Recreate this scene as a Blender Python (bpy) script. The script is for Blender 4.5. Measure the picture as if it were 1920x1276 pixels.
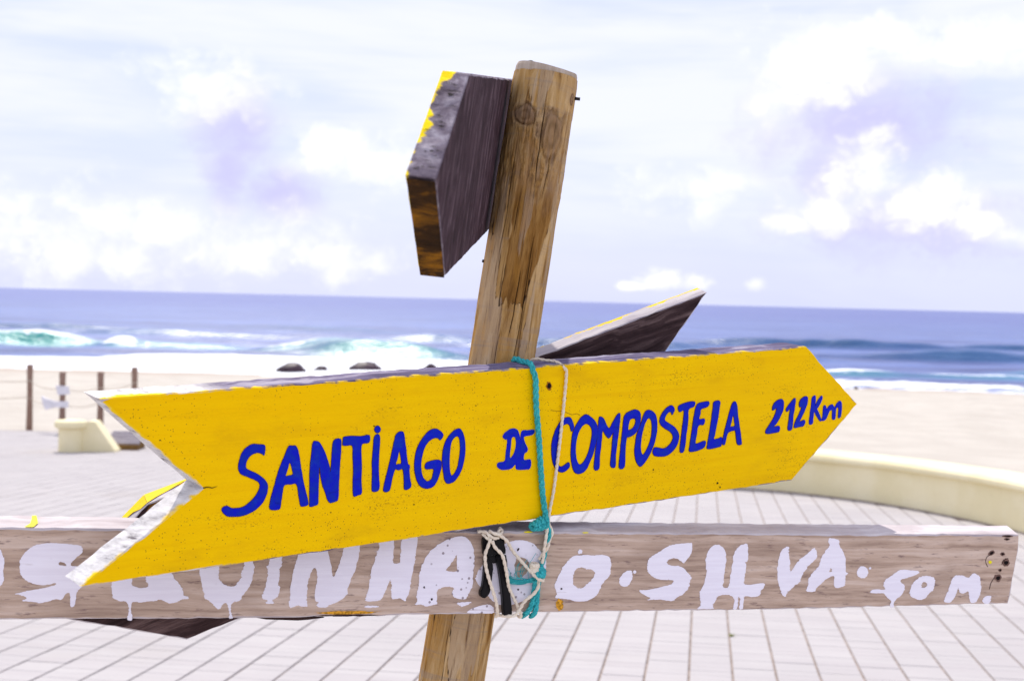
import bpy, bmesh, math, random
import numpy as np
from mathutils import Vector, Matrix
from mathutils.geometry import tessellate_polygon

random.seed(7)
for o in list(bpy.data.objects):
    bpy.data.objects.remove(o)
S = bpy.context.scene
COL = S.collection

# ------------------------------------------------------------------ camera
CAM_H = 1.6
PITCH = math.radians(1.6215)
ROLL = math.radians(1.40)
FPX = 1920 * 50 / 36.0
_r0 = Vector((1, 0, 0)); _u0 = Vector((0, math.sin(PITCH), math.cos(PITCH)))
FWD = Vector((0, math.cos(PITCH), -math.sin(PITCH)))
RGT = _r0 * math.cos(ROLL) + _u0 * math.sin(ROLL)
UPV = _u0 * math.cos(ROLL) - _r0 * math.sin(ROLL)
CAM = Vector((0, 0, CAM_H))
cd = bpy.data.cameras.new('camera')
cd.lens = 50; cd.sensor_width = 36; cd.sensor_fit = 'HORIZONTAL'
cd.clip_start = 0.05; cd.clip_end = 90000
cd.dof.use_dof = True; cd.dof.focus_distance = 1.95; cd.dof.aperture_fstop = 9.0
cam = bpy.data.objects.new('camera', cd); COL.objects.link(cam)
M = Matrix((RGT, UPV, -FWD)).transposed().to_4x4(); M.translation = CAM
cam.matrix_world = M
S.camera = cam

def ray(x, y):
    return FWD + RGT * ((x - 960) / FPX) + UPV * ((638 - y) / FPX)
def px(x, y, d):
    return CAM + ray(x, y) * d
def azel(x, y):
    r = ray(x, y).normalized()
    return math.atan2(r.x, r.y), math.asin(r.z)

# ------------------------------------------------------------------ view, sun, sky
S.view_settings.view_transform = 'Standard'
S.view_settings.look = 'None'
S.view_settings.exposure = 0.52
S.view_settings.gamma = 1.0
S.view_settings.use_curve_mapping = False
S.cycles.use_denoising = True
S.cycles.max_bounces = 6

SUN_DIR = Vector((-0.14, 0.60, 0.79)).normalized()      # towards the sun: over the sea, high
sl = bpy.data.lights.new('sun', 'SUN'); sl.energy = 3.2; sl.angle = math.radians(0.53); sl.color = (1.0, 0.95, 0.88)
so = bpy.data.objects.new('sun', sl); COL.objects.link(so)
so.rotation_euler = (-SUN_DIR).to_track_quat('-Z', 'Y').to_euler()

# node helpers ------------------------------------------------------
class NT:
    def __init__(self, tree):
        self.t = tree; tree.nodes.clear()
    def n(self, typ, ins=None, **props):
        nd = self.t.nodes.new(typ)
        for k, v in props.items():
            setattr(nd, k, v)
        for k, v in (ins or {}).items():
            self.set(nd.inputs[k], v)
        return nd
    def set(self, sock, v):
        if isinstance(v, bpy.types.NodeSocket):
            self.t.links.new(v, sock)
        else:
            if hasattr(sock, 'default_value'):
                dv = sock.default_value
                try:
                    if len(dv) == 4 and len(v) == 3: v = (*v, 1)
                except TypeError:
                    pass
                sock.default_value = v
    def math(self, op, a, b=0.0, c=0.0, clamp=False):
        nd = self.n('ShaderNodeMath', {0: a, 1: b, 2: c}, operation=op); nd.use_clamp = clamp
        return nd.outputs[0]
    def mix(self, f, a, b, blend='MIX'):
        nd = self.n('ShaderNodeMix', data_type='RGBA', blend_type=blend)
        self.set(nd.inputs[0], f); self.set(nd.inputs[6], a); self.set(nd.inputs[7], b)
        return nd.outputs[2]
    def noise(self, vec, scale, detail=4, rough=0.55, dist=0.0):
        nd = self.n('ShaderNodeTexNoise', {'Vector': vec, 'Scale': scale, 'Detail': detail, 'Roughness': rough, 'Distortion': dist})
        return nd.outputs['Fac']
    def sstep(self, v, lo, hi, a=0.0, b=1.0):
        nd = self.n('ShaderNodeMapRange', {0: v, 1: lo, 2: hi, 3: a, 4: b}, interpolation_type='SMOOTHSTEP')
        return nd.outputs[0]
    def ramp(self, v, stops):
        nd = self.n('ShaderNodeValToRGB', {0: v})
        e = nd.color_ramp.elements
        while len(e) < len(stops): e.new(0.5)
        for el, (p, c) in zip(e, stops):
            el.position = p; el.color = (*c, 1)
        return nd.outputs[0]
    def mapping(self, vec, scale=(1, 1, 1), loc=(0, 0, 0)):
        return self.n('ShaderNodeMapping', {'Vector': vec, 'Scale': scale, 'Location': loc}).outputs[0]
    def bump(self, h, strength=0.3, dist=0.01):
        return self.n('ShaderNodeBump', {'Height': h, 'Strength': strength, 'Distance': dist}).outputs[0]
    def attr(self, name):
        return self.n('ShaderNodeAttribute', attribute_name=name).outputs['Fac']
    def xyz(self, v):
        o = self.n('ShaderNodeSeparateXYZ', {0: v}).outputs
        return o[0], o[1], o[2]

SPEC = 0.30
def material(name):
    m = bpy.data.materials.new(name); m.use_nodes = True
    return m, NT(m.node_tree)
def finish(n, base, rough=0.7, normal=None, spec=0.3, **extra):
    spec = spec * SPEC
    b = n.n('ShaderNodeBsdfPrincipled', {'Base Color': base, 'Roughness': rough, 'Specular IOR Level': spec})
    if normal is not None: n.set(b.inputs['Normal'], normal)
    for k, v in extra.items(): n.set(b.inputs[k.replace('_', ' ')], v)
    n.n('ShaderNodeOutputMaterial', {0: b.outputs[0]})
    return b

def build_world():
    w = bpy.data.worlds.new('World'); S.world = w; w.use_nodes = True
    w.cycles.sampling_method = 'MANUAL'; w.cycles.sample_map_resolution = 128
    n = NT(w.node_tree)
    sky = n.n('ShaderNodeTexSky', sky_type='NISHITA')
    sky.sun_disc = False
    sky.sun_elevation = math.asin(SUN_DIR.z)
    sky.sun_rotation = math.atan2(SUN_DIR.x, SUN_DIR.y)
    sky.air_density = 1.0; sky.dust_density = 1.5; sky.ozone_density = 1.0
    D = n.n('ShaderNodeTexCoord').outputs['Generated']
    x, y, z = n.xyz(D)
    az = n.math('ARCTAN2', x, y)
    el = n.math('ARCSINE', z)
    V = n.n('ShaderNodeCombineXYZ', {0: az, 1: el, 2: 0.0}).outputs[0]
    stretched = n.mapping(D, (1.0, 1.0, 3.2))
    veil = n.noise(stretched, 3.4, 4, 0.55, 0.6)
    streak = n.noise(n.mapping(D, (1.0, 1.0, 9.0), (3.1, 0.4, 0.2)), 5.0, 4, 0.6, 0.3)
    puff = n.noise(n.mapping(D, (1.0, 1.0, 1.25), (0.3, 1.7, 0.0)), 30.0, 7, 0.66, 0.35)
    vor = n.n('ShaderNodeTexVoronoi', {'Vector': n.n('ShaderNodeVectorMath', {0: D, 1: n.n('ShaderNodeVectorMath', {0: n.n('ShaderNodeCombineXYZ', {0: puff, 1: streak, 2: puff}).outputs[0], 3: 0.035}, operation='SCALE').outputs[0]}, operation='ADD').outputs[0], 'Scale': 34.0, 'Detail': 2.0, 'Roughness': 0.55, 'Lacunarity': 2.1}, feature='F1', normalize=True).outputs['Distance']
    K = 7.95
    # blue of the open sky seen through haze
    base = n.mix(0.86, sky.outputs[0], (0.65 * K, 0.70 * K, 1.00 * K))
    # thin high veil
    f1 = n.sstep(n.math('ADD', n.math('MULTIPLY', veil, 0.6), n.math('MULTIPLY', streak, 0.4)), 0.36, 0.60)
    hz = n.sstep(el, 0.02, 0.10)
    c = n.mix(n.math('MULTIPLY', f1, n.math('ADD', n.math('MULTIPLY', hz, 0.66), 0.22)), base, (0.85 * K, 0.87 * K, 1.02 * K))
    # lilac cloud bellies
    def blobs(lst):
        cur = None
        for (bx, by, rx, ry) in lst:
            a, e = azel(bx, by)
            d = n.n('ShaderNodeVectorMath', {0: V, 1: (a, e, 0)}, operation='SUBTRACT').outputs[0]
            d = n.n('ShaderNodeVectorMath', {0: d, 1: (FPX / rx, FPX / ry, 0)}, operation='MULTIPLY').outputs[0]
            l = n.n('ShaderNodeVectorMath', {0: d}, operation='LENGTH').outputs['Value']
            v = n.math('SUBTRACT', 1.0, l)
            cur = v if cur is None else n.math('MAXIMUM', cur, v)
        return cur
    pn = n.math('ADD', n.math('MULTIPLY', n.math('SUBTRACT', puff, 0.5), 1.5), n.math('MULTIPLY', n.math('SUBTRACT', 0.33, vor), 1.6))
    shade = blobs([(445, 240, 100, 110), (430, 330, 60, 110), (520, 365, 120, 60), (1600, 225, 230, 130), (1700, 420, 270, 85),
                   (1560, 330, 100, 120)])
    fs = n.sstep(n.math('ADD', shade, n.math('MULTIPLY', pn, 0.8)), -0.15, 1.0)
    c = n.mix(n.math('MULTIPLY', fs, 0.85), c, (0.58 * K, 0.56 * K, 0.90 * K))
    crisp = blobs([(1545, 125, 150, 95), (1460, 195, 70, 60), (1700, 80, 120, 60), (1850, 90, 150, 55),
                   (1640, 315, 62, 75), (1580, 350, 70, 85), (1560, 395, 115, 50), (1485, 418, 60, 28), (1780, 375, 75, 70), (1850, 420, 70, 32), (1900, 440, 60, 24),
                   (1700, 400, 100, 60), (625, 275, 105, 60), (1245, 524, 55, 22), (1420, 530, 26, 16), (1185, 536, 36, 10), (1305, 527, 34, 20)])
    fw = n.sstep(n.math('ADD', crisp, n.math('MULTIPLY', pn, 1.25)), -0.05, 0.90)
    soft = blobs([(720, 310, 130, 50), (400, 165, 130, 60), (80, 440, 280, 80), (330, 430, 280, 65), (640, 490, 100, 42), (480, 470, 220, 50), (1290, 360, 100, 45)])
    fw = n.math('MAXIMUM', fw, n.math('MULTIPLY', n.sstep(n.math('ADD', soft, n.math('MULTIPLY', pn, 1.6)), -0.35, 1.10), 0.80))
    # the same kind of cumulus all round the horizon
    belt = n.math('MULTIPLY', n.sstep(n.math('ABSOLUTE', az), 0.42, 0.60), n.sstep(el, 0.75, 0.25))
    fg = n.math('MULTIPLY', belt, n.sstep(n.noise(n.mapping(D, (1, 1, 1.6), (2, 5, 1)), 5.0, 4, 0.6, 0.2), 0.50, 0.60))
    fw = n.math('MAXIMUM', fw, fg)
    fw = n.math('MULTIPLY', fw, n.sstep(n.math('SUBTRACT', puff, n.math('MULTIPLY', vor, 0.55)), 0.10, 0.50, 0.45, 1.0))
    c = n.mix(n.math('MULTIPLY', fw, 0.90), c, (1.02 * K, 1.02 * K, 1.05 * K))
    bg = n.n('ShaderNodeBackground', {0: c, 1: 0.1})
    n.n('ShaderNodeOutputWorld', {0: bg.outputs[0]})
build_world()

# ------------------------------------------------------------------ mesh helpers
def mesh_obj(name, verts, faces, mats, parent=None, mat_idx=None, smooth=False):
    me = bpy.data.meshes.new(name)
    me.from_pydata([tuple(v) for v in verts], [], [tuple(f) for f in faces])
    for m in (mats if isinstance(mats, (list, tuple)) else [mats]):
        me.materials.append(m)
    if mat_idx is not None:
        me.polygons.foreach_set('material_index', mat_idx)
    if smooth:
        me.polygons.foreach_set('use_smooth', [True] * len(me.polygons))
    me.update()
    o = bpy.data.objects.new(name, me); COL.objects.link(o)
    if parent is not None: o.parent = parent
    return o
def tag(o, label=None, cat=None, group=None, kind=None):
    if label: o['label'] = label
    if cat: o['category'] = cat
    if group: o['group'] = group
    if kind: o['kind'] = kind
    return o
def empty(name, mat4, label, cat, group=None):
    o = bpy.data.objects.new(name, None); COL.objects.link(o)
    o.empty_display_size = 0.05
    o.matrix_world = mat4
    return tag(o, label, cat, group)
def add_attr(o, name, vals):
    a = o.data.attributes.new(name, 'FLOAT', 'POINT')
    a.data.foreach_set('value', np.asarray(vals, dtype=np.float32))

def _hash(ix, iy, iz):
    h = (ix.astype(np.int64) * 374761393 + iy.astype(np.int64) * 668265263 + iz.astype(np.int64) * 2147483647) & 0xffffffff
    h = ((h ^ (h >> 13)) * 1274126177) & 0xffffffff
    h = (h ^ (h >> 16)) & 0xffffffff
    return h / 4294967295.0
def vnoise(x, y, z=0.0):
    x, y, z = np.broadcast_arrays(np.asarray(x, float), np.asarray(y, float), np.asarray(z, float))
    ix, iy, iz = np.floor(x), np.floor(y), np.floor(z)
    fx, fy, fz = x - ix, y - iy, z - iz
    fx, fy, fz = [t * t * (3 - 2 * t) for t in (fx, fy, fz)]
    r = 0
    for dx in (0, 1):
        for dy in (0, 1):
            for dz in (0, 1):
                w = (fx if dx else 1 - fx) * (fy if dy else 1 - fy) * (fz if dz else 1 - fz)
                r = r + w * _hash(ix + dx, iy + dy, iz + dz)
    return r
def fbm(x, y, z=0.0, o=4):
    r = 0; a = 0.5; t = 0
    for i in range(o):
        r = r + a * vnoise(np.asarray(x) * 2 ** i + 17 * i, np.asarray(y) * 2 ** i + 5 * i, np.asarray(z) * 2 ** i); t += a; a *= 0.5
    return r / t
def sst(v, lo, hi):
    t = np.clip((np.asarray(v, float) - lo) / (hi - lo), 0, 1)
    return t * t * (3 - 2 * t)

def catmull(pts, n=8, closed=False):
    P = [Vector(p) for p in pts]; out = []
    m = len(P)
    rng = m if closed else m - 1
    for i in range(rng):
        if closed:
            a, b, c, d = P[i - 1], P[i], P[(i + 1) % m], P[(i + 2) % m]
        else:
            a, b, c, d = P[max(i - 1, 0)], P[i], P[i + 1], P[min(i + 2, m - 1)]
        for k in range(n):
            t = k / n
            out.append(0.5 * ((2 * b) + (c - a) * t + (2 * a - 5 * b + 4 * c - d) * t * t + (3 * b - a - 3 * c + d) * t ** 3))
    if not closed: out.append(P[-1].copy())
    return out

def tube_data(path, radius, sides=8, cap=True, base=0):
    """verts, faces of a tube along path; radius number or list"""
    n = len(path); vs = []; fs = []
    t0 = (path[1] - path[0]).normalized()
    nrm = t0.orthogonal().normalized()
    for i in range(n):
        t = (path[min(i + 1, n - 1)] - path[max(i - 1, 0)])
        t = t.normalized() if t.length > 1e-9 else t0
        nrm = (nrm - t * nrm.dot(t))
        nrm = nrm.normalized() if nrm.length > 1e-6 else t.orthogonal().normalized()
        b = t.cross(nrm)
        r = radius[i] if hasattr(radius, '__len__') else radius
        for k in range(sides):
            a = 2 * math.pi * k / sides
            vs.append(path[i] + (nrm * math.cos(a) + b * math.sin(a)) * r)
    for i in range(n - 1):
        for k in range(sides):
            k2 = (k + 1) % sides
            fs.append((base + i * sides + k, base + i * sides + k2, base + (i + 1) * sides + k2, base + (i + 1) * sides + k))
    if cap:
        fs.append(tuple(base + k for k in reversed(range(sides))))
        fs.append(tuple(base + (n - 1) * sides + k for k in range(sides)))
    return vs, fs
def resample(path, step):
    out = [path[0]]; acc = 0
    for a, b in zip(path[:-1], path[1:]):
        L = (b - a).length
        if L < 1e-9: continue
        d = step - acc
        while d <= L:
            out.append(a.lerp(b, d / L)); d += step
        acc = L - (d - step)
    out.append(path[-1])
    return out
def rope_data(pts, R, strands=3, pitch=0.03, vs=None, fs=None, phase=0.0, smooth_n=10, wob=0.0):
    """a laid rope: strands twisted round the path"""
    path = resample(catmull(pts, smooth_n), R * 0.55)
    vs = [] if vs is None else vs; fs = [] if fs is None else fs
    n = len(path)
    sr = R * (0.58 if strands == 3 else 0.74); off = R * (0.48 if strands == 3 else 0.30)
    t0 = (path[1] - path[0]).normalized(); nrm = t0.orthogonal().normalized()
    frames = []; s = 0.0
    for i in range(n):
        t = (path[min(i + 1, n - 1)] - path[max(i - 1, 0)]); t = t.normalized() if t.length > 1e-9 else t0
        nrm = (nrm - t * nrm.dot(t)).normalized()
        if i: s += (path[i] - path[i - 1]).length
        frames.append((nrm.copy(), t.cross(nrm), s))
    for k in range(strands):
        sp = []
        for i in range(n):
            a = phase + 2 * math.pi * (k / strands + frames[i][2] / pitch)
            w = 1.0 + wob * math.sin(frames[i][2] * 190 + k * 2.1)
            sp.append(path[i] + (frames[i][0] * math.cos(a) + frames[i][1] * math.sin(a)) * off * w)
        v, f = tube_data(sp, sr, 7, True, len(vs))
        vs += v; fs += f
    return vs, fs

# ------------------------------------------------------------------ board planes (front faces in space)
class Plane:
    """the near face of a board: 1/depth = a + b*x + c*y over the picture, i.e. a true plane in space"""
    def __init__(self, a, b, c, org, xdir):
        self.a, self.b, self.c = a, b, c
        p0, p1, p2 = self.p(*org), self.p(*xdir), self.p(org[0], org[1] - 100)
        X = (p1 - p0).normalized()
        N = X.cross(p2 - p0).normalized()          # towards the camera
        if N.dot(CAM - p0) < 0: N = -N
        Z = N.cross(X).normalized()
        if Z.z < 0: Z = -Z
        Y = Z.cross(X).normalized()
        self.N = N; self.O = p0
        self.M = Matrix((X, Y, Z)).transposed().to_4x4(); self.M.translation = p0
        self.I = self.M.inverted()
    def d(self, x, y): return 1.0 / (self.a + self.b * x + self.c * y)
    def p(self, x, y, off=0.0):
        q = px(x, y, self.d(x, y))
        return q + self.N * off if off else q
    def loc(self, x, y, off=0.0): return self.I @ self.p(x, y, off)
PY = Plane(0.6494, -0.0001351, 0.0, (960, 840), (1400, 800))
PB = Plane(0.5896, -0.0000761, 0.0, (960, 1070), (1800, 1068))
PT = Plane(0.5432, -0.0000656, 0.0, (930, 830), (1326, 680.5))
PU = Plane(3.4327, -0.0030074, -0.0004586, (900, 300), (930, 290))

def back_vec(pl, front, back, dd):
    f = pl.p(*front)
    return px(back[0], back[1], pl.d(*front) + dd) - f

def board(name, outline, pl, v, mats, parent, jit=0.0004, bev=0.0012, step=0.012, rough=0.0):
    """extruded outline; mats = (near face, sides, far face); local X runs along the board, Y through it"""
    vl = pl.I.to_3x3() @ v
    L = [pl.loc(*q) for q in outline]
    pts = []
    m = len(L)
    for i in range(m):
        a, b = L[i], L[(i + 1) % m]
        k = max(1, int((b - a).length / step))
        for j in range(k):
            q = a.lerp(b, j / k)
            if j:
                e = (b - a).normalized(); nn = Vector((-e.z, 0, e.x))
                q = q + nn * (random.gauss(0, jit) - rough * max(0, random.random() - 0.8) * 4)
            pts.append(q)
    n = len(pts)
    def inset(i):
        a, b, c = pts[i - 1], pts[i], pts[(i + 1) % n]
        e = (c - a).normalized(); nn = Vector((-e.z, 0, e.x))
        return nn
    area = sum(pts[i].x * pts[(i + 1) % n].z - pts[(i + 1) % n].x * pts[i].z for i in range(n))
    sg = 1.0 if area > 0 else -1.0
    ins = [inset(i) * sg for i in range(n)]
    rings = []
    t = vl.length
    for (tt, ii) in ((0, 1), (bev / t, 0), (0.33, 0), (0.66, 0), (1 - bev / t, 0), (1, 1)):
        rings.append([pts[i] + vl * tt + ins[i] * (bev * ii * (0.7 + 0.9 * random.random()) - (0 if ii else random.gauss(0, jit * 0.6))) for i in range(n)])
    vs = [p for r in rings for p in r]
    fs = []; mi = []
    front = list(range(n)); back = [5 * n + i for i in range(n)]
    # near face is seen from -Y
    fs.append(tuple(front if area > 0 else reversed(front))); mi.append(0)
    fs.append(tuple(reversed(back) if area > 0 else back)); mi.append(2)
    for k in range(5):
        for i in range(n):
            j = (i + 1) % n
            q = (k * n + i, (k + 1) * n + i, (k + 1) * n + j, k * n + j)
            fs.append(q if area > 0 else tuple(reversed(q))); mi.append(1)
    o = mesh_obj(name, vs, fs, list(mats), parent, mi)
    return o, t

def smooth_poly(pts, n=4, jit=0.0, sharp=0.0):
    P = catmull([(p[0], p[1], 0) for p in pts], n, True)
    return [(p.x + random.gauss(0, jit), p.y + random.gauss(0, jit)) for p in P]

def poly_area(l): return abs(sum(l[i][0] * l[(i + 1) % len(l)][1] - l[(i + 1) % len(l)][0] * l[i][1] for i in range(len(l)))) / 2
def fills(loops):
    """does the triangulation cover exactly the outline minus its holes?"""
    flat = [[Vector((x, y, 0)) for x, y in l] for l in loops]; q = [p for l in flat for p in l]
    a = sum(abs((q[t[1]] - q[t[0]]).cross(q[t[2]] - q[t[0]]).z) / 2 for t in tessellate_polygon(flat))
    w = poly_area(loops[0]) - sum(poly_area(l) for l in loops[1:])
    return abs(a - w) < 0.012 * w
def ragged(loops, jx, jy):
    for k in range(12):
        m = 0.82 ** k
        out = [[(x + random.gauss(0, jx * m), y + random.gauss(0, jy * m)) for x, y in l] for l in loops]
        if fills(out): return out
    return loops
def paint_film(name, loops, pl, mat, parent, off=0.0006, base=0.0001):
    """paint lying on a board: outer outline and holes in picture pixels, carried onto the board's plane"""
    L = [[pl.I @ pl.p(x, y) for (x, y) in lp] for lp in loops]
    flat = [[Vector((q.x, q.z, 0)) for q in lp] for lp in L]
    tris = tessellate_polygon(flat)
    allp = [q for lp in L for q in lp]
    n = len(allp)
    vs = [Vector((q.x, q.y - off, q.z)) for q in allp] + [Vector((q.x, q.y - base, q.z)) for q in allp]
    fs = []
    for t in tris:
        a, b, c = [vs[i] for i in t]
        nn = (b - a).cross(c - a)
        fs.append(tuple(t) if nn.y < 0 else (t[0], t[2], t[1]))
    s = 0
    for lp in L:
        m = len(lp)
        for i in range(m):
            j = (i + 1) % m
            fs.append((s + i, s + j, n + s + j, n + s + i))
        s += m
    return mesh_obj(name, vs, fs, mat, parent)

def grow(lp, d):
    n = len(lp); area = sum(lp[i][0] * lp[(i + 1) % n][1] - lp[(i + 1) % n][0] * lp[i][1] for i in range(n))
    sg = 1 if area > 0 else -1
    out = []
    for i in range(n):
        a, c = lp[i - 2], lp[(i + 2) % n]
        ex, ey = c[0] - a[0], c[1] - a[1]; l = math.hypot(ex, ey) or 1
        out.append((lp[i][0] + sg * ey / l * d, lp[i][1] - sg * ex / l * d))
    return out

# ------------------------------------------------------------------ materials
def obj_coord(n): return n.n('ShaderNodeTexCoord').outputs['Object']

def wood_mat(name, cols, along='X', scale=1.0, rough=0.8, bumps=0.35, fade=None, splash=None, dark=(0.02, 0.015, 0.015), crackamt=0.5, pale=None, dash=0.0, wamt=1.0):
    """weathered timber; cols = three tones; splash = (colour, ylo, yhi, thickness)"""
    m, n = material(name)
    P = obj_coord(n)
    sc = {'X': (2.2, 45, 45), 'Z': (45, 45, 2.2), 'N': (20, 20, 20), 'M': (30, 30, 11)}[along]
    sc = tuple(s * scale for s in sc)
    warp = n.noise(n.mapping(P, (4, 4, 4)), 1.5, 3)
    mp = n.mapping(P, sc)
    wv = n.n('ShaderNodeVectorMath', {0: mp, 1: n.n('ShaderNodeCombineXYZ', {0: 0.0, 1: n.math('MULTIPLY', warp, 3.0 * wamt), 2: n.math('MULTIPLY', warp, 4.0 * wamt)}).outputs[0]}, operation='ADD').outputs[0]
    g = n.noise(wv, 1.0, 8, 0.62, 0.3)
    c = n.ramp(g, [(0.30, cols[0]), (0.50, cols[1]), (0.68, cols[2])])
    patch = n.noise(n.mapping(P, (6, 14, 14)), 1.3, 4)
    c = n.mix(n.math('MULTIPLY', n.sstep(patch, 0.45, 0.70), 0.45), c, cols[0])
    fines = tuple(s * 4.2 for s in sc)
    gf = n.noise(n.mapping(P, fines), 1.0, 6, 0.7)
    c = n.mix(n.math('MULTIPLY', n.sstep(gf, 0.60, 0.72), crackamt), c, dark)
    if dash:
        dn = n.noise(n.mapping(P, (34, 210, 210), (0.7, 0.2, 0.9)), 1.0, 5, 0.7)
        c = n.mix(n.math('MULTIPLY', n.sstep(dn, 0.56, 0.68), dash), c, dark)
    if pale:  # whitened towards the board end, sunlight put into the colour
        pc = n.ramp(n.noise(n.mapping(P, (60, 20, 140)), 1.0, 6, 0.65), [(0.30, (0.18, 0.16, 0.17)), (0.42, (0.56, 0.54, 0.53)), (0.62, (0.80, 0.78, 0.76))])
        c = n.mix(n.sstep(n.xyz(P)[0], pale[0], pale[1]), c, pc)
    if splash:
        col, lo, hi, t = splash
        yy = n.xyz(P)[1]
        e = n.noise(n.mapping(P, (60, 30, 60)), 1.0, 4, 0.6)
        e2 = n.noise(n.mapping(P, (9, 3, 9)), 1.0, 3, 0.6)
        q = n.math('ADD', n.math('DIVIDE', yy, t), n.math('ADD', n.math('MULTIPLY', n.math('SUBTRACT', e, 0.5), 0.9), n.math('MULTIPLY', n.math('SUBTRACT', e2, 0.5), 1.5)))
        f = n.sstep(q, lo, hi)
        c = n.mix(f, c, col)
    h = n.math('ADD', n.math('MULTIPLY', g, 0.7), n.math('MULTIPLY', gf, 0.5))
    finish(n, c, rough, n.bump(h, bumps, 0.004), 0.25)
    return m

YEL = (0.97, 0.60, 0.0)
def yellow_mat():
    m, n = material('yellow_paint')
    P = obj_coord(n)
    grain = n.noise(n.mapping(P, (5, 90, 90)), 1.0, 6, 0.6)
    big = n.noise(n.mapping(P, (3, 3, 5)), 1.6, 4, 0.55)
    brush = n.noise(n.mapping(P, (2.5, 160, 150), (1, 0, 3)), 1.0, 5, 0.65, 0.4)
    c = n.mix(n.sstep(grain, 0.35, 0.7), YEL, (0.93, 0.555, 0.0))
    c = n.mix(n.math('MULTIPLY', n.sstep(brush, 0.52, 0.70), 0.35), c, (0.84, 0.46, 0.0))
    c = n.mix(n.math('MULTIPLY', n.sstep(big, 0.48, 0.74), 0.30), c, (0.84, 0.47, 0.002))
    # olive smears where the paint is rubbed
    sm = n.noise(n.mapping(P, (4, 20, 22), (0.3, 0, 0.1)), 1.4, 5, 0.6)
    sp = n.noise(n.mapping(P, (260, 260, 420)), 1.0, 3, 0.6)
    low = n.sstep(sm, 0.53, 0.66)
    f = n.math('MULTIPLY', low, n.sstep(sp, 0.50, 0.68))
    c = n.mix(n.math('MULTIPLY', f, 0.75), c, (0.30, 0.16, 0.008))
    gz = n.noise(n.mapping(P, (7, 7, 16), (5, 0, 2)), 1.0, 5, 0.65)
    c = n.mix(n.math('MULTIPLY', n.sstep(gz, 0.52, 0.72), 0.38), c, (0.66, 0.36, 0.004))
    # mildew specks in clouds
    vo = n.n('ShaderNodeTexVoronoi', {'Vector': P, 'Scale': 300.0, 'Randomness': 1.0})
    cl = n.noise(n.mapping(P, (5, 5, 9), (2.2, 0, 4.4)), 1.5, 4, 0.6)
    dots = n.math('MULTIPLY', n.sstep(vo.outputs['Distance'], 0.26, 0.12), n.sstep(n.math('ADD', cl, n.math('MULTIPLY', n.xyz(vo.outputs['Color'])[0], 0.30)), 0.67, 0.76))
    c = n.mix(n.math('MULTIPLY', dots, 0.85), c, (0.10, 0.055, 0.012))
    h = n.math('ADD', n.math('ADD', n.math('MULTIPLY', grain, 0.6), n.math('MULTIPLY', brush, 0.6)), n.math('MULTIPLY', sp, 0.25))
    finish(n, c, 0.6, n.bump(h, 0.40, 0.002), 0.15)
    return m
def letter_blue():
    m, n = material('blue_paint')
    P = obj_coord(n)
    a = n.noise(P, 90, 5, 0.6)
    c = n.mix(n.sstep(a, 0.35, 0.7), (0.002, 0.008, 0.52), (0.003, 0.026, 0.40))
    br = n.noise(n.mapping(P, (30, 120, 70)), 1.0, 5, 0.65, 0.5)
    c = n.mix(n.math('MULTIPLY', n.sstep(br, 0.54, 0.72), 0.6), c, (0.008, 0.050, 0.48))
    c = n.mix(n.math('MULTIPLY', n.sstep(br, 0.40, 0.28), 0.6), c, (0.002, 0.005, 0.24))
    finish(n, c, 0.45, n.bump(n.noise(n.mapping(P, (60, 300, 300)), 1.0, 4), 0.25, 0.001), 0.3)
    return m
def plain(name, col, rough=0.6, var=0.15, scale=60, spec=0.3, bumps=0.1, metallic=0.0):
    m, n = material(name)
    P = obj_coord(n)
    a = n.noise(P, scale, 5, 0.6)
    c = n.mix(n.sstep(a, 0.3, 0.7), tuple(v * (1 - var) for v in col), tuple(min(1, v * (1 + var)) for v in col))
    finish(n, c, rough, n.bump(a, bumps, 0.003), spec, Metallic=metallic)
    return m
def letter_white():
    m, n = material('white_brushed_paint')
    P = obj_coord(n)
    st = n.noise(n.mapping(P, (9, 160, 160)), 1.0, 6, 0.65)
    big = n.noise(n.mapping(P, (14, 14, 14)), 1.0, 4)
    c = n.mix(n.sstep(st, 0.35, 0.7), (0.86, 0.815, 0.885), (0.92, 0.885, 0.95))
    thin = n.math('MULTIPLY', n.sstep(st, 0.63, 0.73), n.sstep(big, 0.46, 0.60))
    c = n.mix(n.math('MULTIPLY', thin, 0.6), c, (0.40, 0.30, 0.27))
    vo = n.n('ShaderNodeTexVoronoi', {'Vector': P, 'Scale': 130.0})
    xx = n.xyz(P)[0]
    near = n.sstep(n.math('ABSOLUTE', n.math('ADD', xx, 0.03)), 0.11, 0.05)
    dots = n.math('MULTIPLY', n.sstep(vo.outputs['Distance'], 0.30, 0.16), n.sstep(n.math('ADD', n.math('MULTIPLY', n.xyz(vo.outputs['Color'])[0], 0.8), n.math('MULTIPLY', near, 0.45)), 0.76, 0.92))
    c = n.mix(n.math('MULTIPLY', dots, 0.75), c, (0.16, 0.10, 0.11))
    finish(n, c, 0.5, n.bump(st, 0.3, 0.0015), 0.3)
    return m

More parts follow.
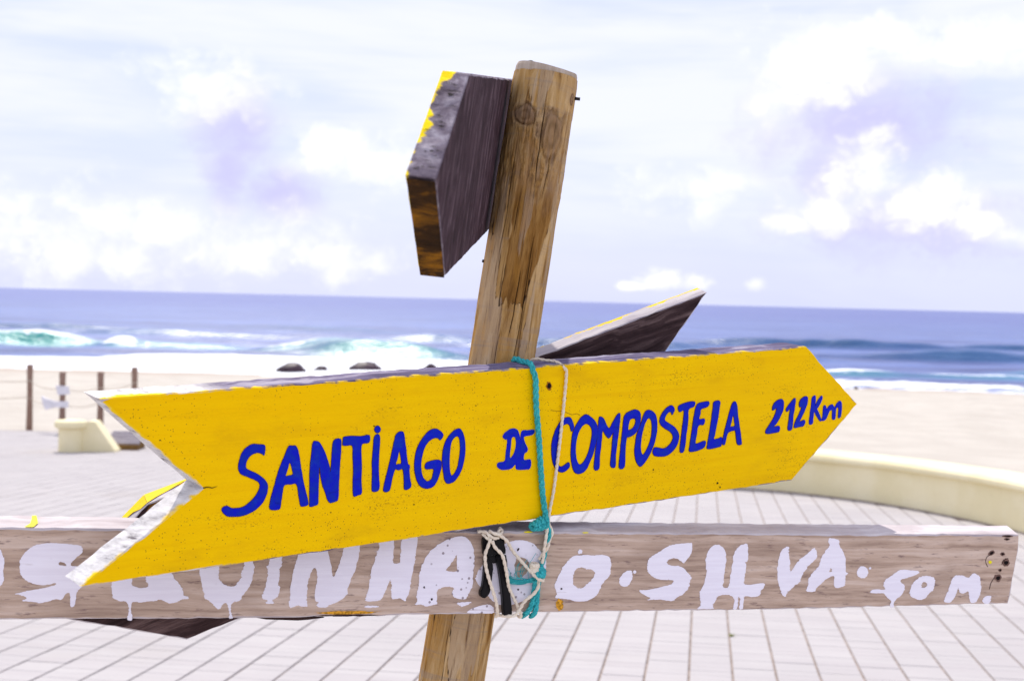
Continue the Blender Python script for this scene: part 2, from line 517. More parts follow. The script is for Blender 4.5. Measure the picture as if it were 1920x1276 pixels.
MAT_Y = yellow_mat()
MAT_BLUE = letter_blue()
MAT_PENCIL = plain('dark_pencil_line', (0.10, 0.035, 0.012), 0.8, 0.5, 220)
MAT_WHITE = letter_white()
PURP = [(0.050, 0.038, 0.085), (0.155, 0.130, 0.215), (0.42, 0.39, 0.47)]
MAT_TOP_Y = wood_mat('weathered_edge_lit_end', PURP, 'X', 1.0, 0.85, 0.5, splash=((0.93, 0.62, 0.01), 0.15, -0.10, 0.037), crackamt=0.7, pale=(-0.39, -0.46))  # edge tones deepened for shade, notch end painted pale as if sunlit
MAT_BACK_Y = wood_mat('dark_board_back', [(0.030, 0.020, 0.026), (0.055, 0.036, 0.045), (0.12, 0.085, 0.10)], 'X', 1.4, 0.85, 0.5)
MAT_EDGE_T = wood_mat('pale_board_edge', [(0.30, 0.26, 0.30), (0.50, 0.46, 0.47), (0.68, 0.64, 0.62)], 'X', 1.0, 0.85, 0.4, splash=((0.93, 0.62, 0.01), 0.80, 0.90, 0.030), crackamt=0.6)
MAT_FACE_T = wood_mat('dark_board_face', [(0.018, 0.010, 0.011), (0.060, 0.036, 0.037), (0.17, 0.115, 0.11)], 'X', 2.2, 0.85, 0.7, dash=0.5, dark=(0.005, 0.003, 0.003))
MAT_EDGE_U = wood_mat('grey_board_edge', [(0.065, 0.045, 0.065), (0.19, 0.155, 0.19), (0.40, 0.36, 0.40)], 'N', 1.8, 0.85, 0.7, splash=((0.95, 0.70, 0.0), 0.80, 0.90, 0.0275), crackamt=0.95)
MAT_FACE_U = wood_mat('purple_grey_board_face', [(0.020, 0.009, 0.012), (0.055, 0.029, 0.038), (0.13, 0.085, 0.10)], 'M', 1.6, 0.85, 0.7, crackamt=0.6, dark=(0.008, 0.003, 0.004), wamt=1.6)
MAT_PLANK = wood_mat('brown_plank_face', [(0.32, 0.22, 0.165), (0.57, 0.42, 0.32), (0.72, 0.57, 0.465)], 'X', 2.2, 0.8, 0.5, dark=(0.13, 0.075, 0.085), crackamt=0.8, dash=0.6, wamt=0.35)
MAT_PLANK_EDGE = wood_mat('pale_plank_edge', [(0.40, 0.335, 0.335), (0.58, 0.52, 0.52), (0.72, 0.67, 0.66)], 'X', 1.0, 0.85, 0.35, crackamt=0.35)
MAT_DARK = plain('dark_hole', (0.012, 0.008, 0.008), 0.9)
MAT_IRON = plain('rusty_black_iron', (0.025, 0.020, 0.020), 0.55, 0.4, 400, 0.5, 0.3)

# ------------------------------------------------------------------ the setting
SLOPE = 0.0365
def plaza_z(x, y): return -SLOPE * y
SHORE_Y = 88.0; SEA_Z = CAM_H - 5.0
WALL = [(-0.6, 18.05), (0.6, 18.0), (1.7, 17.75), (2.82, 17.35), (3.47, 16.9), (4.13, 16.0), (4.57, 14.9), (4.80, 14.0), (4.93, 13.0), (4.96, 11.8), (4.90, 10.2), (4.75, 8.5)]
WALLC = [Vector((x, y, 0)) for x, y in WALL]
WALL_PATH = resample(catmull(WALLC, 10), 0.12)

def wall_x_at(y):
    best = 1e9
    if y >= 18.0: return -0.6 if y < 18.1 else -3.2
    for p in WALL_PATH:
        if abs(p.y - y) < 0.08: best = min(best, p.x)
    return best if best < 1e9 else (4.75 if y > 8.5 else 5.55)
# beach -------------------------------------------------------------
def beach_mat():
    m, n = material('sand')
    P = n.n('ShaderNodeNewGeometry').outputs['Position']
    y = n.xyz(P)[1]
    a = n.noise(n.mapping(P, (1, 1, 1)), 0.7, 6, 0.6)
    b = n.noise(n.mapping(P, (1.6, 1.6, 1)), 3.0, 6, 0.65)
    g = n.noise(P, 60, 4, 0.7)
    c = n.mix(n.sstep(a, 0.35, 0.68), (0.47, 0.43, 0.375), (0.525, 0.485, 0.425))
    c = n.mix(n.math('MULTIPLY', n.sstep(b, 0.52, 0.72), 0.35), c, (0.41, 0.355, 0.295))
    wet = n.attr('wet')
    c = n.mix(n.math('MULTIPLY', wet, 0.75), c, (0.30, 0.20, 0.14))
    h = n.math('ADD', n.math('MULTIPLY', b, 1.0), n.math('MULTIPLY', g, 0.08))
    rough = n.math('SUBTRACT', 0.9, n.math('MULTIPLY', wet, 0.45))
    finish(n, c, rough, n.bump(h, 0.5, 0.12), 0.25)
    return m
def shore_at(x): return SHORE_Y + 0.10 * x * 0 + 2.2 * np.sin(x * 0.035 + 1.2) + 1.3 * np.sin(x * 0.11) - 0.035 * x
def build_beach():
    xs = np.unique(np.concatenate([np.linspace(-60, 60, 161), np.sign(np.linspace(-1, 1, 61)) * np.abs(np.linspace(-1, 1, 61)) ** 3 * 9000]))
    ys = np.unique(np.concatenate([np.linspace(-30, 8, 20), np.linspace(8, 130, 220), -30 - np.linspace(0, 1, 20) ** 3 * 9000, 130 + np.linspace(0, 1, 8) * 120]))
    X, Y = np.meshgrid(xs, ys)
    near = -SLOPE * np.clip(Y, -30, 25.4) - 0.055
    sh = shore_at(X)
    t = (Y - 25.4) / (sh - 25.4)
    z = near + np.where(t > 0, t * (SEA_Z - (-SLOPE * 25.4 - 0.055)), 0.0)
    bump = (fbm(X * 0.25, Y * 0.25) - 0.5) * 0.5 + (fbm(X * 1.1, Y * 1.1) - 0.5) * 0.16
    z = z + bump * sst(Y, 26.5, 33) * (1 - 0.8 * sst(Y, sh - 12, sh - 2))
    z = np.maximum(z, SEA_Z - 12)
    wet = sst(Y, sh - 15, sh - 3) * (0.7 + 0.6 * (fbm(X * .05, Y * .2) - 0.5))
    nx = len(xs); ny = len(ys)
    V = np.stack([X.ravel(), Y.ravel(), z.ravel()], 1)
    i = np.arange(ny - 1)[:, None] * nx + np.arange(nx - 1)[None, :]
    F = np.stack([i, i + 1, i + nx + 1, i + nx], -1).reshape(-1, 4)
    o = mesh_obj('beach', V.tolist(), F.tolist(), beach_mat(), smooth=True)
    add_attr(o, 'wet', np.clip(wet.ravel(), 0, 1))
    tag(o, 'pale sandy beach running down to the surf', kind='structure')
build_beach()

# sea ---------------------------------------------------------------
def sea_mat():
    m, n = material('sea_water')
    P = n.n('ShaderNodeNewGeometry').outputs['Position']
    w1 = n.noise(n.mapping(P, (0.05, 0.30, 0.3)), 1.0, 6, 0.65)
    w2 = n.noise(n.mapping(P, (0.010, 0.045, 0.1), (3, 8, 0)), 1.0, 5, 0.6)
    y = n.xyz(P)[1]
    far = n.sstep(y, 120.0, 900.0)
    c = n.mix(n.sstep(w2, 0.35, 0.68), (0.025, 0.055, 0.22), (0.060, 0.095, 0.27))
    rip = n.noise(n.mapping(P, (0.03, 0.16, 0.1), (7, 1, 0)), 1.0, 9, 0.72)
    c = n.mix(n.sstep(rip, 0.42, 0.60), c, (0.085, 0.14, 0.38))
    c = n.mix(n.sstep(rip, 0.48, 0.36), c, (0.012, 0.028, 0.16))
    c = n.mix(n.math('MULTIPLY', far, 0.55), c, (0.022, 0.036, 0.26))
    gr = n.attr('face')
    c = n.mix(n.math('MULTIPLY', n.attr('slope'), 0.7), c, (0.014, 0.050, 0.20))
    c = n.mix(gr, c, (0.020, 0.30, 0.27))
    fo = n.attr('foam')
    fn = n.noise(n.mapping(P, (0.7, 1.7, 1.2)), 1.0, 7, 0.70)
    ff = n.sstep(n.math('ADD', fo, n.math('MULTIPLY', n.math('SUBTRACT', fn, 0.5), 1.7)), 0.40, 0.62)
    base = n.mix(ff, c, (0.86, 0.88, 0.90))
    rough = n.math('ADD', 0.32, n.math('MULTIPLY', ff, 0.5))
    h = n.math('ADD', w1, n.math('MULTIPLY', n.noise(n.mapping(P, (0.5, 1.6, 1)), 1.0, 5, 0.6), 0.25))
    finish(n, base, rough, n.bump(h, 0.55, 1.0), 0.75)
    return m
def build_sea():
    na = 520
    ta = np.linspace(-1, 1, na)
    ta = np.sign(ta) * (0.40 * np.abs(ta) + 3.2 * np.abs(ta) ** 6)
    ys = np.concatenate([np.linspace(78, 190, 300), 190 * (60000 / 190) ** (np.linspace(0, 1, 130)[1:])])
    A, Y = np.meshgrid(ta, ys)
    X = A * Y
    z = np.full_like(X, SEA_Z)
    amp = 1 - 0.9 * sst(Y, 240, 600)
    z += amp * ((fbm(X * 0.035, Y * 0.11, 0.3) - 0.5) * 0.9 + (fbm(X * 0.2, Y * 0.4, 3.0) - 0.5) * 0.25)
    sh = shore_at(X)
    z -= 0.0
    face = np.zeros_like(X); foam = np.zeros_like(X); dark_ = np.zeros_like(X)
    # breakers: (picture x of centre, depth, half width in picture px, height m, broken share)
    for (cx, dep, hw, hgt, brk, skew) in [(40, 128, 140, 1.25, 0.42, 0.02), (225, 123, 35, 0.6, 0.6, 0.0), (340, 126, 130, 0.85, 0.28, 0.01), (560, 121, 75, 0.6, 0.45, 0.0), (720, 117, 130, 1.15, 0.06, 0.0),
                                     (640, 122, 60, 0.5, 0.5, 0.0), (800, 160, 130, 0.9, 0.0, 0), (300, 165, 260, 0.6, 0.0, 0), (1120, 150, 220, 1.0, 0.0, 0.0), (1300, 128, 200, 1.1, 0.0, 0.0), (1600, 107, 110, 0.6, 0.8, 0.0), (1850, 108, 150, 0.5, 0.6, 0.0),
                                     (1560, 175, 260, 1.1, 0.0, 0.0), (1780, 140, 200, 1.0, 0.0, 0.0), (1900, 185, 160, 0.9, 0, 0), (-220, 126, 160, 1.5, 0.6, 0), (2150, 115, 200, 1.2, 0.4, 0), (90, 185, 200, 0.6, 0, 0), (560, 200, 240, 0.6, 0, 0)]:
        pxl = 960 + FPX * A
        u = (pxl - cx) / hw
        env = np.exp(-np.abs(u) ** 2.4 * 0.9) * (0.55 + 0.9 * fbm(X * 0.11 + cx, np.full_like(X, cx * 0.1), 0.5, 4))
        yc = dep + 1.6 * np.sin(X * 0.06 + cx) + (X - A * dep) * 0 + 1.2 * (fbm(X * 0.08, np.full_like(X, cx)) - 0.5)
        s = Y - yc                          # <0 towards the beach
        prof = np.where(s < 0, np.exp(-(s / 1.5) ** 2), np.exp(-(s / 4.5) ** 2))
        z += hgt * env * prof
        fm = env * np.where(s < 0, np.exp(-((s + 1.1) / 1.7) ** 2), np.exp(-(s + 1.1) ** 2 / 4.0))
        face = np.maximum(face, fm * (min(1.0, hgt * 0.75) if brk > 0 else 0.12))
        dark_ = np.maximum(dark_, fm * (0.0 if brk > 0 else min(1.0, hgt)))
        bn = fbm(X * 0.10 + cx, Y * 0.05, 2.0)
        crest = env * np.exp(-((s - 0.2) / 0.8) ** 2) * sst(bn + brk * 0.5, 0.55, 0.75)
        tumble = env * np.where(s < 0.4, np.exp(-np.abs(s - 0.4) / 2.6), np.exp(-(s - .4) ** 2 / 0.8)) * sst(bn * 1.1 + brk * 0.6 - 0.1, 0.62, 0.82)
        foam = np.maximum(foam, np.clip(crest * (0.25 + 0.8 * brk) + tumble * brk * 0.75, 0, 1))
    # surf sheet on the shore
    edge = (fbm(X * 0.045, Y * 0.02 + 9, 1.0) - 0.5)
    dist = Y - sh
    lft = sst(A, 0.22, 0.10)
    width = 4 + 15 * sst(A, -0.36, -0.20) * lft + 6 * edge + 4
    surf = sst(dist, width + 5, width - 3)
    foam = np.maximum(foam, surf * (0.55 + 0.35 * lft) + (fbm(X * 0.12, Y * 0.35, 7.) - 0.5) * 0.5 * surf)
    foam = np.maximum(foam, 0.22 * sst(fbm(X * 0.035, Y * 0.12, 5.5), 0.52, 0.68) * sst(Y, 150, 125))
    z += 0.35 * surf * (fbm(X * 0.15, Y * 0.5, 2.2) - 0.3)
    nx = na; ny = len(ys)
    V = np.stack([X.ravel(), Y.ravel(), z.ravel()], 1)
    i = np.arange(ny - 1)[:, None] * nx + np.arange(nx - 1)[None, :]
    F = np.stack([i, i + 1, i + nx + 1, i + nx], -1).reshape(-1, 4)
    o = mesh_obj('sea', V.tolist(), F.tolist(), sea_mat(), smooth=True)
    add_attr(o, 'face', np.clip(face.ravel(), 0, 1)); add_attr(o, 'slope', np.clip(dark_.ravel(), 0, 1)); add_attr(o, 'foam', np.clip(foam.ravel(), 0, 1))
    tag(o, 'lavender blue sea with green breakers and white surf', kind='structure')
build_sea()

# plaza -------------------------------------------------------------
JD = Vector((0.1354, 1.0, -SLOPE)).normalized()
JN = Vector((SLOPE * 0, SLOPE, 1)).normalized()
JS = JD.cross(JN).normalized()
def paver_mat():
    m, n = material('pale_concrete_paver')
    P = n.n('ShaderNodeNewGeometry').outputs['Position']
    rnd = n.n('ShaderNodeNewGeometry').outputs['Random Per Island']
    a = n.noise(P, 1.3, 5, 0.6); b = n.noise(P, 40, 5, 0.65)
    inf = n.n('ShaderNodeObjectInfo').outputs['Random']
    c = n.mix(n.sstep(a, 0.35, 0.68), (0.412, 0.388, 0.383), (0.446, 0.420, 0.412))
    k = n.math('FRACT', n.math('ADD', rnd, inf))
    c = n.mix(n.math('MULTIPLY', k, 0.45), c, (0.39, 0.358, 0.360))
    c = n.mix(n.math('MULTIPLY', n.sstep(b, 0.55, 0.75), 0.25), c, (0.34, 0.30, 0.29))
    st = n.noise(n.mapping(P, (1, 1, 1), (4, 2, 0)), 0.55, 6, 0.7)
    c = n.mix(n.math('MULTIPLY', n.sstep(st, 0.52, 0.72), 0.30), c, (0.36, 0.315, 0.28))
    finish(n, c, 0.85, n.bump(b, 0.25, 0.004), 0.25)
    return m
MAT_PAVER = paver_mat()
MAT_JOINT = plain('sandy_joint', (0.30, 0.245, 0.215), 0.95, 0.25, 14)
def build_plaza():
    # slab
    ring = [Vector((-60, -30)), Vector((5.6, -30)), Vector((5.6, 8.4))]
    for p in reversed(WALL_PATH): ring.append(Vector((p.x + 0.15, p.y + 0.15)))
    ring += [Vector((-0.8, 19.5)), Vector((-3.0, 25.3)), Vector((-60, 25.3))]
    top = [Vector((p.x, p.y, plaza_z(p.x, p.y) - 0.008)) for p in ring]
    bot = [Vector((p.x, p.y, plaza_z(p.x, p.y) - 0.30)) for p in ring]
    n = len(top)
    fs = [tuple(range(n))] + [(i, n + i, n + (i + 1) % n, (i + 1) % n) for i in range(n)]
    slab = mesh_obj('plaza', top + bot, fs, MAT_JOINT)
    tag(slab, 'pale paved plaza sloping gently to the beach', kind='structure')
    W, L = 0.219, 0.100
    jw, jl = 0.0125, 0.0010
    # one paver, top face at z=0
    hx, hy = (W - jw) / 2, (L - jl) / 2; b = 0.0015
    pv = [(-hx, -hy, -0.03), (hx, -hy, -0.03), (hx, hy, -0.03), (-hx, hy, -0.03), (-hx, -hy, -b), (hx, -hy, -b), (hx, hy, -b), (-hx, hy, -b),
          (-hx + b, -hy + b, 0), (hx - b, -hy + b, 0), (hx - b, hy - b, 0), (-hx + b, hy - b, 0)]
    pf = [(8, 9, 10, 11)]
    for k in range(4):
        j = (k + 1) % 4
        pf += [(k, j, 4 + j, 4 + k), (4 + k, 4 + j, 8 + j, 8 + k)]
    me = bpy.data.meshes.new('paver'); me.from_pydata(pv, [], pf); me.materials.append(MAT_PAVER); me.update()
    R3 = Matrix((JS, JD, JN)).transposed()
    org = Vector((px(1291, 1276, 1).x, 0, 0))
    # joint line through picture point (1291,1276)
    r = ray(1291, 1276); t = CAM_H / (-r.z - SLOPE * r.y); g = CAM + r * t
    cells = []
    for j in range(-40, 205):
        for i in range(-90, 45):
            p = g + JS * ((i + 0.5) * W) + JD * (j * L)
            if p.y < 3.2 or p.y > 25.1: continue
            if -p.x > 0.55 * p.y + 2.0 or p.x > 5.5: continue
            if p.x > wall_x_at(p.y) - 0.02: continue
            if p.y > 17.9 and p.x > -0.7 - (p.y - 18) * 0.3: continue
            cells.append(p)
    def visible(p):
        q = p - CAM; d = q.dot(FWD)
        X = 960 + FPX * q.dot(RGT) / d; Y = 638 - FPX * q.dot(UPV) / d
        return -5 < X < 1925 and 1165 < Y < 1283
    vis = sorted([p for p in cells if visible(p)], key=lambda p: p.y)[:300]
    ids = set((round(p.x, 4), round(p.y, 4)) for p in vis)
    M4 = R3.to_4x4()
    for p in vis:
        o = bpy.data.objects.new('paver', me); COL.objects.link(o)
        M4.translation = p + JN * random.gauss(0, 0.0007)
        o.matrix_world = M4 @ Matrix.Rotation(random.gauss(0, 0.003), 4, 'Z')
        o.parent = slab
    vs = []; fs = []
    for p in cells:
        if (round(p.x, 4), round(p.y, 4)) in ids: continue
        q = p + JN * random.gauss(0, 0.0007)
        k = len(vs)
        for v in pv: vs.append(q + R3 @ Vector(v))
        fs += [tuple(k + a for a in f) for f in pf]
    # paving behind and under the viewer
    q = [Vector((-60, -30, 0)), Vector((5.6, -30, 0)), Vector((5.6, 3.1, 0)), Vector((-60, 3.1, 0))]
    k = len(vs); vs += [Vector((p.x, p.y, plaza_z(0, p.y))) for p in q]; fs.append((k, k + 1, k + 2, k + 3))
    q = [Vector((-60, 3.1, 0)), Vector((-3.6, 3.1, 0)), Vector((-15.8, 25.2, 0)), Vector((-60, 25.2, 0))]
    k = len(vs); vs += [Vector((p.x, p.y, plaza_z(0, p.y) - 0.001)) for p in q]; fs.append((k, k + 1, k + 2, k + 3))
    o = mesh_obj('distant_pavers', vs, fs, MAT_PAVER, slab)
    tag(o, kind='stuff')
build_plaza()

# ------------------------------------------------------------------ low curved wall
def cream_mat():
    m, n = material('cream_render')
    P = n.n('ShaderNodeNewGeometry').outputs['Position']
    a = n.noise(P, 1.6, 6, 0.6); b = n.noise(P, 30, 5, 0.6)
    c = n.mix(n.sstep(a, 0.35, 0.7), (0.82, 0.73, 0.45), (0.88, 0.80, 0.54))
    c = n.mix(n.math('MULTIPLY', n.sstep(b, 0.55, 0.75), 0.3), c, (0.62, 0.52, 0.30))
    finish(n, c, 0.85, n.bump(b, 0.2, 0.006), 0.25)
    return m
MAT_CREAM = cream_mat()
def sweep(path, prof, z0f, close=True):
    """profile points (offset to the outside of the curve, height) swept along a ground path"""
    vs = []; fs = []; m = len(prof); n = len(path)
    for i, p in enumerate(path):
        t = (path[min(i + 1, n - 1)] - path[max(i - 1, 0)]).normalized()
        nn = Vector((-t.y, t.x, 0))       # left of the direction of travel = seaward
        for (o, h) in prof:
            q = p + nn * o
            vs.append(Vector((q.x, q.y, z0f(p.x, p.y) + h)))
    for i in range(n - 1):
        for k in range(m):
            j = (k + 1) % m
            fs.append((i * m + k, i * m + j, (i + 1) * m + j, (i + 1) * m + k))
    fs.append(tuple(reversed(range(m)))); fs.append(tuple((n - 1) * m + k for k in range(m)))
    return vs, fs
def build_wall():
    root = empty('low_wall', Matrix.Translation((4.8, 14.0, plaza_z(0, 14))), 'low curved cream wall with a thick rounded coping at the edge of the plaza', 'wall')
    inv = root.matrix_world.inverted()
    v, f = sweep(WALL_PATH, [(0.0, -0.15), (0.0, 0.40), (0.42, 0.40), (0.42, -0.15)], plaza_z)
    mesh_obj('wall_body', [inv @ q for q in v], f, MAT_CREAM, root)
    v, f = sweep(WALL_PATH, [(-0.05, 0.402), (-0.065, 0.42), (-0.065, 0.455), (-0.045, 0.485), (0.0, 0.50), (0.45, 0.50), (0.49, 0.48), (0.50, 0.45), (0.50, 0.402)], plaza_z)
    mesh_obj('coping', [inv @ q for q in v], f, MAT_CREAM, root)
    v, f = sweep(WALL_PATH, [(-0.03, -0.12), (-0.03, 0.006), (-0.001, 0.010), (-0.001, -0.12)], plaza_z)
    mesh_obj('dirt_line', [inv @ q for q in v], f, MAT_JOINT, root)
build_wall()

# wall end with round pier, far left ------------------------------------
def ground_pt(x, y):
    r = ray(x, y); t = CAM_H / (-r.z - SLOPE * r.y); return CAM + r * t
def lathe(prof, seg=24):
    vs = []; fs = []
    for (r, h) in prof:
        for k in range(seg):
            a = 2 * math.pi * k / seg
            vs.append(Vector((r * math.cos(a), r * math.sin(a), h)))
    for i in range(len(prof) - 1):
        for k in range(seg):
            j = (k + 1) % seg
            fs.append((i * seg + k, i * seg + j, (i + 1) * seg + j, (i + 1) * seg + k))
    fs.append(tuple((len(prof) - 1) * seg + k for k in range(seg))); fs.append(tuple(reversed(range(seg))))
    return vs, fs
def box(x0, x1, y0, y1, z0, z1):
    v = [Vector(p) for p in ((x0, y0, z0), (x1, y0, z0), (x1, y1, z0), (x0, y1, z0), (x0, y0, z1), (x1, y0, z1), (x1, y1, z1), (x0, y1, z1))]
    return v, [(0, 3, 2, 1), (4, 5, 6, 7), (0, 1, 5, 4), (1, 2, 6, 5), (2, 3, 7, 6), (3, 0, 4, 7)]
MAT_POSTWOOD = wood_mat('fence_post_wood', [(0.19, 0.115, 0.085), (0.29, 0.19, 0.145), (0.40, 0.29, 0.235)], 'Z', 0.5, 0.85, 0.4)
MAT_GREYWOOD = wood_mat('grey_decking', [(0.26, 0.23, 0.26), (0.36, 0.325, 0.35), (0.46, 0.42, 0.43)], 'X', 0.4, 0.85, 0.3)
MAT_BROWNWOOD = wood_mat('brown_decking_edge', [(0.10, 0.055, 0.02), (0.20, 0.115, 0.04), (0.28, 0.17, 0.06)], 'X', 0.4, 0.85, 0.3)
def build_left_wall():
    p = ground_pt(132, 846)
    root = empty('wall_pier', Matrix.Translation(p), 'small cream wall end with a round capped pier and sloping wing, far left', 'wall')
    k = p.y / FPX
    v, f = lathe([(0.17, -0.1), (0.17, 0.34), (0.165, 0.345)]); mesh_obj('pier', v, f, MAT_CREAM, root, smooth=False)
    v, f = lathe([(0.20, 0.346), (0.225, 0.36), (0.23, 0.40), (0.22, 0.435), (0.19, 0.455), (0.05, 0.46)]); mesh_obj('cap', v, f, MAT_CREAM, root)
    # wing wall: slopes down to the ground on the right, bends seaward
    prof = [(0.10, -0.1), (0.10, 0.40), (0.27, 0.445), (0.34, 0.44), (0.63, 0.02), (0.63, -0.1)]
    vs = []
    for (dx, dz) in prof: vs.append(Vector((dx, -0.03 + dx * 0.15, dz)))
    for (dx, dz) in prof: vs.append(Vector((dx, 0.25 + dx * 0.15, dz)))
    m = len(prof)
    fs = [tuple(reversed(range(m))), tuple(m + i for i in range(m))] + [(i, (i + 1) % m, m + (i + 1) % m, m + i) for i in range(m)]
    mesh_obj('wing', vs, fs, MAT_CREAM, root)
    # timber step beside it
    q = ground_pt(205, 843)
    st = empty('boardwalk_step', Matrix.Translation(q) @ Matrix.Rotation(0.10, 4, 'Z'), 'low grey timber step beside the cream wall end, far left', 'step')
    for i in range(5):
        y0 = 0.02 + i * 0.145
        v, f = box(-0.06, 0.42, y0, y0 + 0.135, 0.085 + i * 0.026, 0.115 + i * 0.026)
        mesh_obj('plank', v, f, MAT_GREYWOOD, st)
    v, f = box(-0.05, 0.41, 0.0, 0.03, -0.05, 0.084); mesh_obj('riser', v, f, MAT_BROWNWOOD, st)
    for sx in (-0.05, 0.38):
        vs, fs = box(sx, sx + 0.03, 0.031, 0.72, -0.05, 0.08)
        vs[6].z = vs[7].z = 0.18
        mesh_obj('stringer', vs, fs, MAT_BROWNWOOD, st)
build_left_wall()

# rope fence ------------------------------------------------------------
FENCE = []
def fence_post(x, ytop, ybase, rr, label):
    p = ground_pt(x, ybase); h = (ybase - ytop) / FPX * (p - CAM).dot(FWD)
    seg = 12
    vs, fs = lathe([(rr, -0.4), (rr * 1.02, 0.0), (rr * 0.99, h * 0.5), (rr, h - 0.03), (rr * 0.93, h)], seg)
    for i, v in enumerate(vs): v.x += 0.012 * math.sin(i * 1.7); v.y += 0.01 * math.cos(i * 2.3)
    root = empty('fence_post', Matrix.Translation(p), label, 'post', 'rope fence posts on the sand')
    mesh_obj('shaft', vs, fs, MAT_POSTWOOD, root, smooth=False)
    v, f = lathe([(rr * 1.08, h - 0.30), (rr * 1.08, h - 0.275)], seg); mesh_obj('rope_band', v, f, MAT_ROPE, root)
    FENCE.append((p, h))
MAT_ROPE = plain('pale_fence_rope', (0.50, 0.42, 0.33), 0.9, 0.2, 30)
fence_post(55, 683, 801, 0.052, 'round brown fence post standing alone at the far left edge of the plaza')
fence_post(116, 697, 812, 0.052, 'brown fence post with white boards fixed to it, behind the cream pier')
fence_post(187.5, 697, 808, 0.055, 'brown fence post just left of the yellow sign tail')
fence_post(251, 688, 804, 0.055, 'brown fence post farthest right, rising behind the yellow sign tail')
def fence_ropes():
    a0 = ground_pt(-160, 801)
    P = [(a0, FENCE[0][1])] + FENCE
    names = ['left of the lone post', 'between the lone post and the one with white boards', 'from the white boards to the next post', 'between the two posts nearest the yellow sign']
    for i in range(4):
        root = empty('fence_rope', Matrix.Translation(P[i][0]), 'thin pale rope fence span ' + names[i], 'rope', 'rope fence spans')
        for fr in (0.74, 0.48):
            A = P[i][0] + Vector((0, -0.06, P[i][1] * fr)); B = P[i + 1][0] + Vector((0, -0.06, P[i + 1][1] * fr))
            pts = []
            for k in range(13):
                t = k / 12; q = A.lerp(B, t); q.z -= 0.10 * 4 * t * (1 - t) * (0.6 if i else 0.3); pts.append(q - P[i][0])
            v, f = tube_data(pts, 0.007, 6); mesh_obj('strand', v, f, MAT_ROPE, root, smooth=True)
fence_ropes()
def white_boards():
    p, h = FENCE[1]
    d = (p - CAM).dot(FWD) - 0.10
    m = plain('white_sign_paint', (0.74, 0.72, 0.75), 0.7, 0.08, 8)
    polys = [[(104, 722), (127, 724), (129, 739), (108, 740)], [(77, 742), (84, 746), (104, 752), (127, 752), (126, 764), (103, 763), (85, 768), (80, 757)]]
    root = empty('white_marker_boards', Matrix.Translation(px(116, 745, d)), 'pair of small white pointer boards nailed to a fence post, far left', 'sign')
    inv = root.matrix_world.inverted()
    for pg in polys:
        n = len(pg)
        a = [inv @ px(x, y, d) for x, y in pg]; b = [q + Vector((0.01, 0.035, 0)) for q in a]
        fs = [tuple(range(n)), tuple(reversed([n + i for i in range(n)]))] + [(i, n + i, n + (i + 1) % n, (i + 1) % n) for i in range(n)]
        o = mesh_obj('pointer_board', a + b, fs, m, root)
white_boards()

# rocks in the surf -------------------------------------------------------
MAT_ROCK = plain('dark_wet_rock', (0.055, 0.035, 0.045), 0.5, 0.5, 1.2, 0.4, 0.6)
def rock(x, y, w, h, label, seed):
    d = 4.9 / ((y - (539 + 0.02448 * x)) / FPX)
    c = px(x, y, d)
    W = w / FPX * d; H = h / FPX * d
    seg, rings = 22, 12
    vs = []; fs = []
    for i in range(rings + 1):
        th = math.pi * i / rings
        for k in range(seg):
            a = 2 * math.pi * k / seg
            q = Vector((math.sin(th) * math.cos(a), math.sin(th) * math.sin(a), math.cos(th)))
            nz = float(fbm(q.x * 1.3 + seed, q.y * 1.3, q.z * 1.3 + 4, 4)) - 0.5
            q = q * (1 + 0.75 * nz)
            vs.append(Vector((q.x * W * 0.52, q.y * W * 0.42, q.z * H * 1.05)))
    for i in range(rings):
        for k in range(seg):
            j = (k + 1) % seg
            fs.append((i * seg + k, (i + 1) * seg + k, (i + 1) * seg + j, i * seg + j))
    o = mesh_obj('rock', vs, fs, MAT_ROCK, smooth=True)
    o.location = c
    tag(o, label, 'rock', 'dark rocks in the surf')
rock(546, 696, 52, 17, 'dark peaked rock at the left in the white surf', 1.3)
rock(602, 694, 26, 8, 'small low rock awash between the two larger surf rocks', 4.1)
rock(685, 694, 58, 18, 'largest dark rounded rock in the white surf', 7.7)
rock(809, 693, 24, 13, 'small dark rock in the surf just left of the post', 9.2)
rock(1605, 735, 10, 11, 'tiny dark stone at the waterline right of the yellow arrow tip', 12.0)

# low beach tent, only its top shows above the yellow board -----------------
def beach_tent():
    d = 62.0
    c = px(698, 721, d)
    k = d / FPX
    root = empty('beach_tent', Matrix.Translation(c), 'small red and pink beach shelter on the sand below the surf rocks', 'tent')
    mats = [plain('pink_cloth', (0.65, 0.30, 0.50), 0.8, 0.05), plain('red_cloth', (0.75, 0.03, 0.06), 0.8, 0.05)]
    W, H, Dp = 25 * k, 21 * k, 0.9
    n = 12
    for part, (u0, u1, mt) in enumerate(((-1.0, -0.25, 0), (-0.25, 0.45, 1), (0.45, 1.0, 0))):
        vs = []; fs = []
        for i in range(n + 1):
            u = u0 + (u1 - u0) * i / n
            hh = H * (1 - abs(u) ** 3 * 0.35)
            for kx in range(9):
                a = math.pi * kx / 8
                vs.append(Vector((u * W, -math.cos(a) * Dp * 0.6, math.sin(a) ** 0.7 * hh - 0.3)))
        for i in range(n):
            for kx in range(8):
                fs.append((i * 9 + kx, (i + 1) * 9 + kx, (i + 1) * 9 + kx + 1, i * 9 + kx + 1))
        o = mesh_obj('cloth_panel', vs, fs, mats[mt], root, smooth=True)
        sm = o.modifiers.new('thickness', 'SOLIDIFY'); sm.thickness = 0.01
beach_tent()

